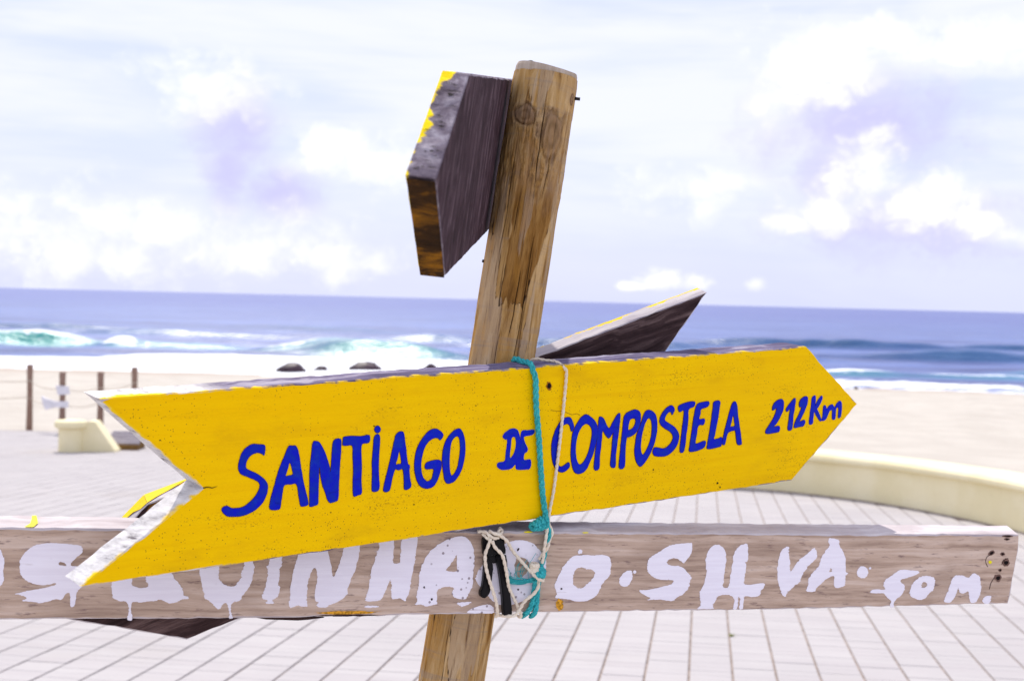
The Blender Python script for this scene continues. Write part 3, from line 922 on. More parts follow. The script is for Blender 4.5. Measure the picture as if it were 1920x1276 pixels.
# ------------------------------------------------------------------ the post
POST_R = 0.0447; POST_D = 2.02
P_TOP = px(1025, 131, POST_D); P_LOW = px(847, 1276, POST_D)
P_AX = (P_TOP - P_LOW).normalized()
def build_post():
    # run the axis down into the ground
    t = (P_LOW.z + 0.30 + SLOPE * P_LOW.y) / P_AX.z
    base = P_LOW - P_AX * t
    Lg = (P_TOP - base).length
    X = (Vector((0, 1, 0)).cross(P_AX)).normalized(); Yv = P_AX.cross(X).normalized()
    # local X to the picture's right, -Y towards the camera
    if X.x < 0: X = -X; Yv = -Yv
    Mx = Matrix((X, Yv, P_AX)).transposed().to_4x4(); Mx.translation = base
    root = empty('wooden_post', Mx, 'leaning round timber post with peeling tan wood carrying all the signs', 'post')
    vis0 = Lg - 0.92
    zs = np.concatenate([np.linspace(0, vis0, 12)[:-1], np.linspace(vis0, Lg - 0.009, 640)])
    nt = 380
    th = np.linspace(0, 2 * np.pi, nt, endpoint=False)
    T, Z = np.meshgrid(th, zs)
    cx, cy = np.cos(T), np.sin(T)
    zz = Lg - Z                                   # distance from the top
    # pieces of pale outer wood standing proud of the darker core
    wob = 0.10 * (fbm(T * 0 + zz * 9, cx * 1.2, cy * 1.2, 3) - 0.5)
    q = fbm(cx * 2.2 + 3 + wob, cy * 2.2 + wob, zz * 7.0 + 1.0, 3) + 0.10 * (fbm(cx * 22, cy * 22, zz * 12, 3) - 0.5)
    T2 = (T + np.pi) % (2 * np.pi) - np.pi          # -pi/2 faces the camera
    jag = 0.16 * (fbm(T * 5, zz * 30, 1.0, 3) - 0.5)
    jz = 0.030 * (fbm(T * 9, zz * 8, 4.0, 3) - 0.5)
    right = -0.45 - 0.75 * sst(zz, 0.16, 0.36)
    sd = np.minimum(np.minimum(T2 + 1.93 + jag, right - T2 + jag), (0.338 + jz - zz) * 22)
    topf = sst(zz + jz * 2, 0.10, 0.21)
    core = sst(sd, -0.014, 0.014) * topf
    plate = np.maximum(1 - core, 0) * sst(q, 0.30, 0.32)
    plate = np.where((T2 < -2.45) | (T2 > 0.2), plate, plate)
    q2 = fbm(cx * 2.6 + 9, cy * 2.6 + wob * 2, zz * 5.0 + 6.0, 3) + 0.08 * (fbm(cx * 25, cy * 25, zz * 16, 3) - 0.5)
    plate2 = sst(q2, 0.56, 0.575)
    grain = fbm(cx * 30, cy * 30, zz * 3.5, 4) - 0.5
    r = POST_R + 0.0011 * plate + 0.0008 * plate2 + 0.0011 * grain + 0.0016 * (fbm(cx * 1.5, cy * 1.5, zz * 4, 2) - 0.5)
    crack_rim_shade = np.zeros_like(T)
    rim_shade = np.exp(-(sd / 0.020) ** 2) * sst(zz, 0.20, 0.24) * sst(fbm(T * 3, zz * 20, 8.0, 3), 0.30, 0.5)  # shadow along the plate edges, painted as dark lines without depth
    rim_shade = np.maximum(rim_shade, np.exp(-((q2 - 0.5675) / 0.007) ** 2) * sst(zz, 0.15, 0.2) * sst(fbm(T * 3, zz * 16, 3.0, 3), 0.42, 0.58))
    for (a0, w, d, za, zb) in [(-1.42, 0.012, 0.0040, 0.02, 0.95), (-1.75, 0.010, 0.0028, 0.16, 0.70), (-1.20, 0.013, 0.0040, 0.22, 0.95), (-2.15, 0.010, 0.003, 0.1, 0.8), (-2.5, 0.016, 0.004, 0.25, 0.95),
                               (-1.0, 0.010, 0.003, 0.05, 0.6), (-0.75, 0.010, 0.003, 0.3, 0.9), (-1.9, 0.008, 0.002, 0.5, 0.99), (0.5, 0.02, .004, 0, .9), (1.6, .02, .004, .1, .9), (2.6, .02, .004, .0, .9)]:
        ac = a0 + 0.34 * (fbm(zz * 4 + a0 * 9, np.zeros_like(zz), 0.0, 5) - 0.5)
        dd = (T - ac + np.pi) % (2 * np.pi) - np.pi
        k = np.exp(-(dd / w) ** 2) * sst(zz, za, za + 0.05) * sst(zz, zb, zb - 0.08) * sst(fbm(zz * 9, np.full_like(zz, a0 * 7), 2.0, 3), 0.36, 0.56)
        r -= d * k; crack_rim_shade = np.maximum(crack_rim_shade, k)
    crack_rim_shade = np.maximum(crack_rim_shade, rim_shade * 0.75)
    knot = np.zeros_like(T); kr = np.zeros_like(T)
    for (a0, z0, ra, rz) in [(-1.10, 0.098, 0.44, 0.040), (-2.05, 0.074, 0.42, 0.017), (-0.45, 0.040, 0.14, 0.009)]:
        dd = (T - a0 + np.pi) % (2 * np.pi) - np.pi
        rr = np.sqrt((dd / ra) ** 2 + ((zz - z0) / rz) ** 2) * (1 + 0.9 * (fbm(cx * 5, cy * 5, zz * 45, 4) - 0.5))
        kk = sst(rr, 1.25, 0.7)
        knot = np.maximum(knot, kk); kr = np.where(rr < 1.6, rr, kr)
        r += 0.0016 * kk + 0.0010 * np.exp(-((rr - 1.15) / 0.2) ** 2) - 0.0022 * np.exp(-((rr - 0.85) / 0.10) ** 2)
    # rough torn fibres under the knots
    tear = np.exp(-((zz - 0.150) / 0.045) ** 2) * sst(fbm(cx * 9, cy * 9, zz * 26, 3), 0.42, 0.60)
    r += 0.0042 * tear * (fbm(cx * 24, cy * 24, zz * 45, 4) - 0.35)
    r = r * (1 - 0.02 * sst(zz, 0.022, 0.009))
    xv, yv = r * cx, r * cy
    V = list(np.stack([xv.ravel(), yv.ravel(), Z.ravel()], 1))
    nz = len(zs)
    i0 = np.arange(nz - 1)[:, None] * nt + np.arange(nt)[None, :]
    i1 = np.arange(nz - 1)[:, None] * nt + (np.arange(nt)[None, :] + 1) % nt
    F = np.stack([i0, i1, i1 + nt, i0 + nt], -1).reshape(-1, 4).tolist()
    o = mesh_obj('shaft', V, F, post_mat(), root, smooth=True)
    for nm, arr in (('plate', plate), ('plate2', plate2), ('crack_rim_shade', crack_rim_shade), ('knot', knot), ('ring', kr), ('tear', tear)):
        add_attr(o, nm, arr.ravel())
    # sawn, chamfered head
    vs, fs = [], []
    prof = [(0.985, -0.013), (0.998, -0.0085), (0.992, -0.004), (0.965, 0.0), (0.90, 0.0), (0.45, 0.0015)]
    for (s, h) in prof:
        for k in range(64):
            a = 2 * math.pi * k / 64
            wv = 1 + 0.010 * math.sin(3 * a + 1) + 0.006 * math.sin(11 * a)
            vs.append(Vector((POST_R * s * wv * math.cos(a), POST_R * s * wv * math.sin(a), Lg + h + (h > -0.005) * (0.0015 * math.sin(2 * a + 0.6) - 0.042 * POST_R * s * math.cos(a)))))
    for i in range(len(prof) - 1):
        for k in range(64):
            j = (k + 1) % 64
            fs.append((i * 64 + k, i * 64 + j, (i + 1) * 64 + j, (i + 1) * 64 + k))
    fs.append(tuple((len(prof) - 1) * 64 + k for k in range(64)))
    mesh_obj('sawn_head', vs, fs, wood_mat('sawn_pale_wood', [(0.33, 0.25, 0.18), (0.46, 0.375, 0.29), (0.60, 0.51, 0.43)], 'Z', 1.2, 0.85, 0.4), root)
    # screws and a bent wire
    def screw(loc, dirv, ln, rr):
        pts = [loc + dirv * (ln * i / 24) for i in range(25)]
        rad = [rr * (1.0 + 0.22 * (i % 3 == 0)) for i in range(25)]
        v, f = tube_data(pts, rad, 8); mesh_obj('screw', v, f, MAT_IRON, root)
    screw(Vector((POST_R - 0.004, -0.004, Lg - 0.035)), Vector((1, -0.05, 0.02)), 0.0125, 0.0022)
    screw(Vector((-POST_R + 0.004, -0.006, Lg - 0.283)), Vector((-1, -0.1, 0.1)), 0.0080, 0.0020)
    v, f = tube_data(catmull([Vector((-0.030, -0.012, Lg - 0.004)), Vector((-0.030, -0.012, Lg + 0.004)), Vector((-0.022, -0.016, Lg + 0.006)), Vector((-0.014, -0.020, Lg - 0.001))], 6), 0.0007, 6)
    mesh_obj('bent_wire', v, f, MAT_IRON, root)
    return root
def post_mat():
    m, n = material('peeling_post_wood')
    P = obj_coord(n)
    g = n.noise(n.mapping(P, (62, 62, 7.0)), 1.0, 8, 0.68, 0.9)
    gf = n.noise(n.mapping(P, (260, 260, 14)), 1.0, 5, 0.65)
    big = n.noise(n.mapping(P, (16, 16, 5)), 1.0, 4, 0.6)
    core = n.ramp(g, [(0.27, (0.10, 0.042, 0.009)), (0.48, (0.26, 0.125, 0.030)), (0.70, (0.43, 0.245, 0.080))])
    outer = n.ramp(g, [(0.27, (0.22, 0.105, 0.028)), (0.47, (0.46, 0.275, 0.100)), (0.68, (0.64, 0.45, 0.235))])
    c = n.mix(n.attr('plate'), core, outer)
    c = n.mix(n.math('MULTIPLY', n.attr('plate2'), 0.40), c, (0.46, 0.375, 0.29))
    c = n.mix(n.math('MULTIPLY', n.sstep(big, 0.46, 0.64), 0.70), c, (0.52, 0.255, 0.045))
    # greyer sun-bleached timber with height
    zz = n.xyz(P)[2]
    gry = n.noise(n.mapping(P, (9, 9, 7), (4, 1, 2)), 1.0, 4, 0.6)
    c = n.mix(n.math('MULTIPLY', n.sstep(gry, 0.50, 0.66), 0.40), c, (0.31, 0.225, 0.165))
    c = n.mix(n.math('MULTIPLY', n.sstep(gf, 0.55, 0.68), 0.65), c, (0.085, 0.038, 0.014))
    bands = n.noise(n.mapping(P, (8, 8, 90)), 1.0, 5, 0.65, 0.6)
    c = n.mix(n.math('MULTIPLY', n.math('MULTIPLY', n.sstep(bands, 0.52, 0.70), n.attr('plate')), 0.40), c, (0.27, 0.215, 0.185))
    ringn = n.math('SINE', n.math('MULTIPLY', n.attr('ring'), 13.0))
    kc = n.mix(n.sstep(n.math('ADD', ringn, n.math('MULTIPLY', n.math('SUBTRACT', gf, 0.5), 3.0)), -2.6, 2.0), (0.075, 0.040, 0.024), (0.29, 0.18, 0.11))
    c = n.mix(n.math('MULTIPLY', n.attr('knot'), 0.72), c, kc)
    c = n.mix(n.math('MULTIPLY', n.attr('tear'), 0.65), c, n.ramp(n.noise(n.mapping(P, (90, 90, 60)), 1.0, 5, 0.7), [(0.35, (0.10, 0.045, 0.012)), (0.5, (0.40, 0.21, 0.05)), (0.68, (0.62, 0.43, 0.20))]))
    c = n.mix(n.math('MULTIPLY', n.sstep(n.attr('crack_rim_shade'), 0.25, 0.7), 0.92), c, (0.025, 0.012, 0.008))  # real cracks plus the painted shadow lines at plate edges
    h = n.math('ADD', n.math('MULTIPLY', g, 0.7), n.math('MULTIPLY', gf, 0.5))
    finish(n, c, 0.8, n.bump(h, 0.8, 0.004), 0.2)
    return m
build_post()

# ------------------------------------------------------------------ lettering data (traced outlines)
def Z(sc, ox, oy): return lambda pts: [(ox + x / sc, oy + y / sc) for x, y in pts]
zA = Z(3.6923, 400, 720); zD = Z(3.543, 880, 640); zC = Z(3.0968, 1020, 700)
def ell(cx, cy, rx, ry, n=10): return [(cx + rx * math.cos(2 * math.pi * k / n), cy + ry * math.sin(2 * math.pi * k / n)) for k in range(n)]
BLUE = [
 (zA, [(355,425),(352,488),(335,480),(310,472),(280,478),(250,498),(230,530),(222,560),(230,585),(260,600),(310,625),(350,655),(373,690),(372,740),(350,800),(310,850),(250,890),(190,910),(130,914),(95,910),(65,885),(58,865),(70,848),(95,842),(120,855),(155,857),(200,850),(245,820),(285,780),(310,740),(322,705),(315,680),(290,662),(240,640),(200,625),(180,605),(172,575),(178,530),(195,480),(225,440),(270,415),(320,417)]),
 (zA, [(520,430),(545,426),(572,430),(590,480),(605,580),(625,690),(650,790),(655,825),(640,838),(612,843),(600,830),(590,770),(575,690),(535,690),(490,698),(475,760),(465,830),(455,862),(420,868),(392,862),(388,835),(405,760),(425,690),(450,600),(490,500)], [(528,540),(545,590),(550,622),(525,630),(500,635),(512,590)]),
 (zA, [(690,402),(715,394),(740,412),(770,470),(800,560),(808,610),(815,560),(820,480),(832,390),(880,380),(882,440),(875,540),(870,620),(866,700),(862,790),(845,808),(810,818),(790,800),(775,750),(750,680),(732,570),(728,640),(725,760),(722,825),(700,838),(670,845),(665,815),(666,700),(668,580),(680,470)]),
 (zA, [(903,365),(960,358),(1020,360),(1078,352),(1075,402),(1028,412),(1022,470),(1025,560),(1022,660),(1025,750),(1000,765),(970,772),(965,700),(968,600),(965,500),(962,425),(925,423),(895,420),(897,390)]),
 (zA, [(1115,362),(1148,352),(1148,440),(1142,560),(1145,660),(1148,700),(1138,735),(1100,740),(1097,700),(1100,620),(1098,540),(1105,450)]),
 (zA, ell(1135, 312, 20, 24)),
 (zA, [(1270,340),(1312,330),(1325,400),(1335,480),(1345,550),(1357,560),(1355,600),(1360,660),(1365,710),(1325,728),(1320,680),(1312,590),(1280,592),(1255,590),(1235,660),(1222,720),(1208,740),(1180,740),(1178,715),(1195,640),(1215,560),(1235,470),(1255,380)], [(1285,460),(1295,500),(1300,545),(1280,552),(1262,552),(1275,505)]),
 (zA, [(1590,350),(1570,385),(1555,372),(1530,370),(1500,385),(1470,420),(1450,470),(1437,530),(1437,590),(1448,640),(1470,668),(1490,670),(1510,655),(1520,620),(1522,585),(1470,585),(1465,560),(1480,540),(1530,525),(1570,528),(1578,560),(1565,620),(1545,670),(1520,705),(1480,720),(1440,710),(1410,670),(1395,610),(1392,550),(1400,480),(1420,420),(1450,370),(1490,325),(1530,308),(1565,320)]),
 (zA, [(1680,312),(1710,312),(1730,350),(1742,420),(1738,500),(1720,580),(1690,640),(1660,675),(1620,685),(1600,660),(1590,600),(1584,540),(1588,470),(1605,400),(1640,345)], [(1680,360),(1700,370),(1708,430),(1703,500),(1690,570),(1665,620),(1645,630),(1635,590),(1633,520),(1638,450),(1650,390)]),
 (zD, [(220,630),(235,605),(265,582),(295,576),(320,588),(332,620),(338,650),(345,595),(385,588),(430,586),(420,618),(365,630),(362,650),(372,680),(385,705),(382,730),(365,742),(362,785),(405,782),(402,840),(360,850),(310,848),(305,815),(280,840),(250,850),(210,850),(183,830),(188,805),(210,798),(235,790),(240,740),(248,690),(250,650),(235,650)], [(280,640),(300,635),(308,660),(305,710),(290,750),(270,772),(268,740),(275,690)]),
 (zC, [(172,315),(158,335),(150,305),(135,290),(110,300),(92,335),(80,390),(72,440),(72,490),(82,530),(100,540),(125,525),(142,515),(147,540),(125,562),(100,572),(75,558),(55,530),(45,480),(42,430),(50,380),(65,330),(90,285),(120,258),(150,255),(165,280)]),
 (zC, [(245,237),(280,260),(303,290),(310,330),(300,400),(285,460),(265,510),(240,560),(205,580),(175,570),(160,520),(155,470),(158,410),(165,350),(185,300),(215,255)], [(245,290),(268,305),(278,340),(270,400),(255,460),(230,510),(205,528),(190,505),(182,460),(185,400),(198,345),(220,305)]),
 (zC, [(325,250),(345,262),(362,300),(378,318),(395,290),(420,245),(440,232),(436,300),(425,390),(415,470),(412,540),(385,535),(390,460),(398,370),(400,340),(375,375),(350,345),(338,330),(332,400),(322,480),(318,550),(290,555),(295,480),(305,390),(314,310),(318,265)]),
 (zC, [(468,240),(505,215),(535,210),(555,225),(560,260),(550,310),(525,350),(490,368),(478,372),(470,440),(465,540),(435,545),(440,470),(448,390),(455,330),(460,280)], [(500,265),(525,260),(530,285),(515,315),(488,328),(490,295)]),
 (zC, [(600,212),(630,220),(650,250),(655,310),(645,380),(625,440),(600,490),(575,525),(555,538),(535,510),(525,460),(530,400),(538,355),(562,290),(580,235)], [(605,258),(622,275),(625,330),(615,390),(595,440),(575,470),(562,455),(560,410),(568,350),(585,290)]),
 (zC, [(752,195),(755,215),(742,238),(735,222),(720,225),(705,245),(700,270),(725,290),(755,310),(775,335),(782,365),(772,410),(745,450),(710,475),(670,480),(640,475),(630,455),(640,430),(665,430),(690,435),(715,425),(740,395),(748,365),(735,340),(705,320),(680,300),(670,275),(680,240),(705,205),(735,185)]),
 (zC, [(780,190),(820,170),(872,162),(870,190),(838,208),(835,270),(825,350),(812,445),(788,452),(795,370),(805,290),(812,215),(785,222)]),
 (zC, [(885,185),(905,170),(955,162),(950,190),(912,205),(905,235),(900,265),(930,262),(925,295),(895,300),(885,350),(878,405),(905,400),(935,390),(930,425),(890,445),(845,452),(845,420),(855,350),(865,280),(875,220)]),
 (zC, [(985,165),(1020,160),(1015,210),(1005,280),(990,350),(985,380),(1010,377),(1030,370),(1028,415),(1010,425),(950,437),(948,415),(960,340),(972,260),(980,200)]),
 (zC, [(1095,170),(1110,163),(1120,190),(1125,250),(1135,320),(1145,395),(1143,410),(1122,410),(1115,370),(1108,330),(1080,335),(1065,345),(1055,380),(1047,412),(1032,402),(1045,345),(1060,285),(1080,210)], [(1098,240),(1103,275),(1106,302),(1090,308),(1080,308),(1088,275)]),
 (zC, [(1325,212),(1330,180),(1355,155),(1380,150),(1390,170),(1385,215),(1365,260),(1340,300),(1330,310),(1365,305),(1362,335),(1330,343),(1288,348),(1290,325),(1315,285),(1340,240),(1350,200),(1340,205)]),
 (zC, [(1445,150),(1458,145),(1455,190),(1445,250),(1438,320),(1415,325),(1420,270),(1428,205),(1410,220),(1405,205),(1425,175)]),
 (zC, [(1480,180),(1490,150),(1515,133),(1530,140),(1525,180),(1510,220),(1490,260),(1482,280),(1512,270),(1508,300),(1475,310),(1452,312),(1458,280),(1480,235),(1495,195),(1485,195)]),
 (zC, [(1555,140),(1575,128),(1575,165),(1570,190),(1590,150),(1610,128),(1615,145),(1595,190),(1585,205),(1600,240),(1609,270),(1600,275),(1580,245),(1568,222),(1562,260),(1558,290),(1538,292),(1542,240),(1550,185)]),
 (zC, [(1620,190),(1635,185),(1640,205),(1655,185),(1675,178),(1685,195),(1700,170),(1720,158),(1728,185),(1722,248),(1705,255),(1708,200),(1695,205),(1690,260),(1672,263),(1672,215),(1655,220),(1640,255),(1632,268),(1612,272),(1618,235)]),
]
w1 = Z(3.798, 0, 940); w2 = Z(3.84, 450, 980); w3 = Z(4.037, 1000, 960); w4 = Z(4.0, 1440, 960); w6 = Z(3.797, 840, 940)
WHITE = [
 (w1, [(-30,320),(5,345),(20,385),(30,420),(22,520),(28,545),(10,590),(-60,630),(-170,640),(-280,600),(-330,500),(-320,400),(-250,330),(-140,295)], [(-120,400),(-90,440),(-100,510),(-150,545),(-200,510),(-200,440),(-170,400)]),
 (w1, [(570,312),(590,335),(580,365),(540,400),(510,435),(507,455),(560,462),(620,500),(640,560),(600,590),(560,625),(545,650),(540,690),(530,735),(515,748),(500,738),(500,690),(495,650),(470,652),(440,695),(400,692),(350,705),(290,720),(250,712),(160,705),(185,690),(180,675),(140,662),(105,655),(145,645),(200,632),(260,622),(330,610),(395,590),(390,578),(340,590),(290,592),(230,580),(180,555),(145,510),(138,450),(150,400),(190,350),(250,310),(350,293),(440,296),(520,303)], [(420,432),(440,427),(465,440),(470,455),(440,452),(422,448)]),
 (w1, [(795,590),(800,660),(808,685),(850,705),(905,715),(915,780),(905,830),(915,843),(935,842),(942,820),(935,780),(942,715),(1000,715),(1050,708),(1100,705),(1140,695),(1180,712),(1215,722),(1260,710),(1300,692),(1340,690),(1338,675),(1305,665),(1305,640),(1280,590),(1240,540),(1200,480),(1100,440),(950,440),(850,480),(800,540)], [(935,580),(955,600),(1000,613),(1050,605),(1055,585),(1040,565),(1030,520),(960,520)]),
 (w1, [(1420,505),(1435,560),(1440,620),(1455,650),(1455,685),(1490,705),(1525,740),(1550,762),(1570,755),(1590,725),(1620,728),(1632,790),(1630,825),(1645,830),(1658,820),(1645,775),(1655,720),(1710,700),(1730,660),(1780,600),(1795,550),(1810,480),(1808,452),(1790,400),(1740,400),(1740,452),(1720,500),(1715,540),(1690,575),(1670,600),(1620,598),(1575,570),(1555,530),(1560,490),(1555,420),(1440,430)]),
 (w2, [(305,190),(303,240),(300,270),(300,300),(285,330),(285,380),(275,440),(285,460),(275,520),(245,545),(230,555),(245,575),(210,580),(185,575),(195,555),(165,545),(158,520),(180,470),(190,420),(200,350),(195,310),(210,285),(220,200)]),
 (w2, [(430,185),(530,165),(620,160),(640,240),(655,300),(672,385),(700,330),(725,260),(740,200),(760,160),(858,145),(855,230),(835,310),(805,390),(775,470),(770,510),(730,550),(680,575),(640,590),(620,605),(570,605),(550,590),(565,570),(540,550),(540,490),(552,430),(552,350),(538,320),(515,345),(495,400),(485,470),(478,540),(482,595),(440,598),(415,590),(365,608),(350,580),(358,540),(362,470),(375,380),(395,310),(415,250)]),
 (w2, [(1010,125),(1100,115),(1105,200),(1100,270),(1112,290),(1150,280),(1160,210),(1168,110),(1272,95),(1265,200),(1260,260),(1245,340),(1230,430),(1215,500),(1190,560),(1150,540),(1100,545),(1088,500),(1090,440),(1080,405),(1065,440),(1045,490),(1020,540),(1000,555),(970,560),(910,560),(905,530),(920,490),(935,410),(950,330),(975,250),(985,210),(965,205),(995,195)]),
 (w2, [(1590,93),(1630,105),(1660,140),(1680,190),(1685,270),(1680,370),(1672,450),(1645,510),(1620,545),(1580,545),(1540,530),(1525,500),(1540,470),(1500,455),(1440,470),(1420,490),(1415,560),(1420,580),(1380,590),(1340,598),(1300,585),(1258,585),(1275,560),(1270,510),(1285,460),(1290,390),(1300,340),(1330,260),(1380,190),(1450,140),(1530,105)], [(1560,230),(1530,275),(1485,330),(1500,345),(1560,345),(1562,300)]),
 (w2, [(895,600),(930,592),(1000,596),(985,605),(920,608)]),
 (w6, [(480,275),(540,275),(600,295),(640,330),(680,380),(698,430),(690,500),(660,570),(600,650),(540,700),(480,725),(420,740),(380,735),(340,720),(300,690),(260,640),(200,560),(200,530),(230,470),(330,330),(400,300)], [(490,400),(520,395),(560,410),(575,450),(560,500),(530,530),(490,540),(475,510),(475,440)]),
 (w6, [(135,788),(190,750),(280,730),(320,750),(320,790),(230,792)]),
 (w6, [(60,720),(110,714),(165,712),(140,730),(100,745),(80,735)]),
 (w3, [(350,325),(400,320),(450,325),(520,320),(570,335),(585,370),(583,430),(575,480),(540,515),(510,560),(480,620),(440,650),(390,670),(320,672),(270,658),(210,650),(165,645),(175,620),(165,580),(160,545),(180,500),(205,450),(240,390),(280,345),(320,325)], [(335,420),(370,415),(400,430),(440,430),(465,460),(440,510),(400,545),(365,575),(320,560),(300,530),(300,480),(315,440)]),
 (w3, [(340,285),(360,280),(372,295),(350,315),(338,305)]),
 (w3, [(700,445),(735,440),(748,465),(742,510),(715,550),(690,560),(660,550),(650,515),(665,475)]),
 (w3, ell(766, 450, 12, 12)),
 (w3, [(1180,230),(1198,235),(1200,290),(1180,330),(1145,375),(1130,380),(1100,355),(1060,345),(1020,360),(1010,385),(1040,400),(1100,405),(1140,425),(1170,460),(1195,490),(1180,530),(1178,560),(1140,610),(1090,640),(1050,668),(980,660),(920,658),(860,662),(885,645),(830,620),(805,588),(860,585),(930,572),(1000,555),(1045,540),(1058,515),(1010,510),(950,505),(900,485),(865,445),(862,400),(880,345),(950,300),(1020,255),(1090,238)]),
 (w3, [(1390,243),(1430,260),(1455,310),(1455,380),(1445,460),(1435,550),(1450,570),(1475,560),(1490,490),(1505,400),(1515,320),(1545,265),(1605,235),(1625,270),(1620,360),(1600,380),(1610,400),(1600,480),(1595,540),(1650,545),(1720,535),(1748,540),(1735,575),(1720,590),(1710,625),(1670,638),(1600,635),(1590,660),(1580,725),(1560,725),(1563,660),(1555,635),(1548,660),(1540,725),(1512,725),(1515,650),(1475,622),(1420,625),(1390,640),(1370,680),(1355,700),(1360,726),(1300,729),(1240,728),(1265,700),(1260,640),(1258,600),(1290,540),(1310,440),(1305,360),(1325,290),(1355,255)]),
 (w4, [(140,255),(158,265),(155,320),(165,380),(160,420),(172,440),(220,370),(280,320),(345,265),(362,310),(360,345),(300,400),(260,460),(235,520),(200,548),(165,580),(140,600),(130,630),(105,615),(85,560),(68,490),(70,400),(85,320),(105,280)]),
 (w4, [(455,195),(525,205),(535,250),(560,290),(578,360),(580,440),(595,455),(580,480),(575,530),(560,555),(500,560),(492,480),(440,495),(400,530),(355,575),(350,590),(288,590),(300,540),(305,495),(340,445),(380,400),(400,340),(435,280),(460,250)], [(468,415),(478,440),(458,445)]),
 (w4, ell(707, 448, 42, 45)),
 (w4, ell(764, 418, 8, 9)),
 (w4, [(985,432),(1060,432),(1130,440),(1110,465),(1040,490),(990,510),(1020,545),(1022,580),(990,625),(945,665),(942,705),(920,712),(915,700),(922,660),(895,640),(865,605),(810,605),(765,600),(790,578),(875,575),(865,545),(880,505),(930,470)]),
 (w4, [(1150,480),(1200,475),(1240,490),(1250,525),(1235,580),(1200,610),(1180,640),(1140,655),(1100,645),(1070,625),(1062,590),(1080,540),(1110,505)], [(1165,520),(1190,530),(1185,555),(1155,565),(1148,545)]),
 (w4, [(1400,475),(1450,470),(1500,488),(1540,455),(1580,475),(1592,520),(1595,590),(1575,640),(1555,670),(1520,675),(1510,640),(1500,590),(1470,605),(1440,600),(1425,565),(1410,600),(1395,640),(1360,675),(1320,665),(1330,630),(1355,570),(1375,510)]),
 (w4, [(1620,635),(1660,622),(1672,640),(1655,680),(1625,683),(1605,665)]),
]

# ------------------------------------------------------------------ yellow arrow sign
def build_yellow():
    root = empty('arrow_sign', PY.M, 'big yellow arrow board pointing right with blue hand-painted place name and 212Km', 'sign')
    v = back_vec(PY, (168, 920), (138, 903), 0.031)
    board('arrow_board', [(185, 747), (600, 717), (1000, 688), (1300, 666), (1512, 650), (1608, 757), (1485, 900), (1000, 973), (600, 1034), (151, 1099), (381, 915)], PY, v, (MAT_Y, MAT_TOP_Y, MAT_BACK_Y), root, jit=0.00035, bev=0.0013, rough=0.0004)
    for item in BLUE:
        f = item[0]
        loops = ragged([smooth_poly(f(l), 3, 0.0) for l in item[1:]], 0.14, 0.14)
        o = paint_film('painted_letter', loops, PY, MAT_BLUE, root, 0.0010, 0.0001)
        gd = 0.9 if item[0] is not zC or min(p[0] for p in loops[0]) < 1500 else 0.35
        lo = [grow(loops[0], gd)] + [grow(l, -0.7) for l in loops[1:]]
        if fills(lo): paint_film('pencil_outline', lo, PY, MAT_PENCIL, o, 0.0005, 0.0001)
    # rusty screw hole and its stain
    c = PY.loc(1029, 723)
    def disc(nm, loc, rx, rz, off, mat, par, n=20, jit=0.08):
        vs = [Vector((loc.x + rx * math.cos(2 * math.pi * k / n) * (1 + random.gauss(0, jit)), loc.y - off, loc.z + rz * math.sin(2 * math.pi * k / n) * (1 + random.gauss(0, jit)))) for k in range(n)]
        return mesh_obj(nm, vs, [tuple(range(n))], mat, par)
    disc('rust_stain', c, 0.0050, 0.0058, 0.0004, plain('rust_on_yellow', (0.36, 0.14, 0.01), 0.8, 0.4, 500), root, 24, 0.16)
    disc('screw_hole', c, 0.0031, 0.0037, 0.0009, MAT_DARK, root)
    for (x, y, r) in [(701, 798, 1.4), (1061, 746, 1.5), (892, 760, 1.2), (1005, 770, 1.0), (776, 945, 1.3), (1345, 905, 2.0), (1350, 913, 1.6), (300, 825, 1.4), (620, 960, 1.2), (1225, 880, 1.5)]:
        disc('dark_fleck', PY.loc(x, y), r / FPX * PY.d(x, y), r / FPX * PY.d(x, y), 0.0005, MAT_DARK, root, 9, 0.2)
    # hairline crack from the notch
    pts = [PY.loc(x, y, 0.0003) for x, y in [(381, 914), (390, 912.5), (398, 914), (407, 911)]]
    vs, fs = tube_data(pts, [0.0008, 0.0006, 0.0005, 0.0002], 5); mesh_obj('hairline_crack', vs, fs, MAT_DARK, root)
    pts = [PY.loc(x, y, 0.0001) for x, y in [(1032, 769), (1045, 770), (1060, 772), (1072, 777), (1082, 775), (1088, 779)]]
    vs, fs = tube_data(pts, 0.00028, 5); mesh_obj('hairline_crack', vs, fs, MAT_PENCIL, root)
    # ragged grey splinter at the upper left corner
    cw = wood_mat('splintered_grey_wood', [(0.22, 0.19, 0.22), (0.50, 0.46, 0.48), (0.75, 0.71, 0.70)], 'X', 2.0, 0.9, 0.6)
    vs = [PY.loc(*q, 0.0006) for q in [(186, 748), (206, 747), (214, 744.5), (196, 751), (190, 754)]]
    mesh_obj('bare_corner', vs, [(0, 1, 2, 3, 4)], cw, root)
build_yellow()

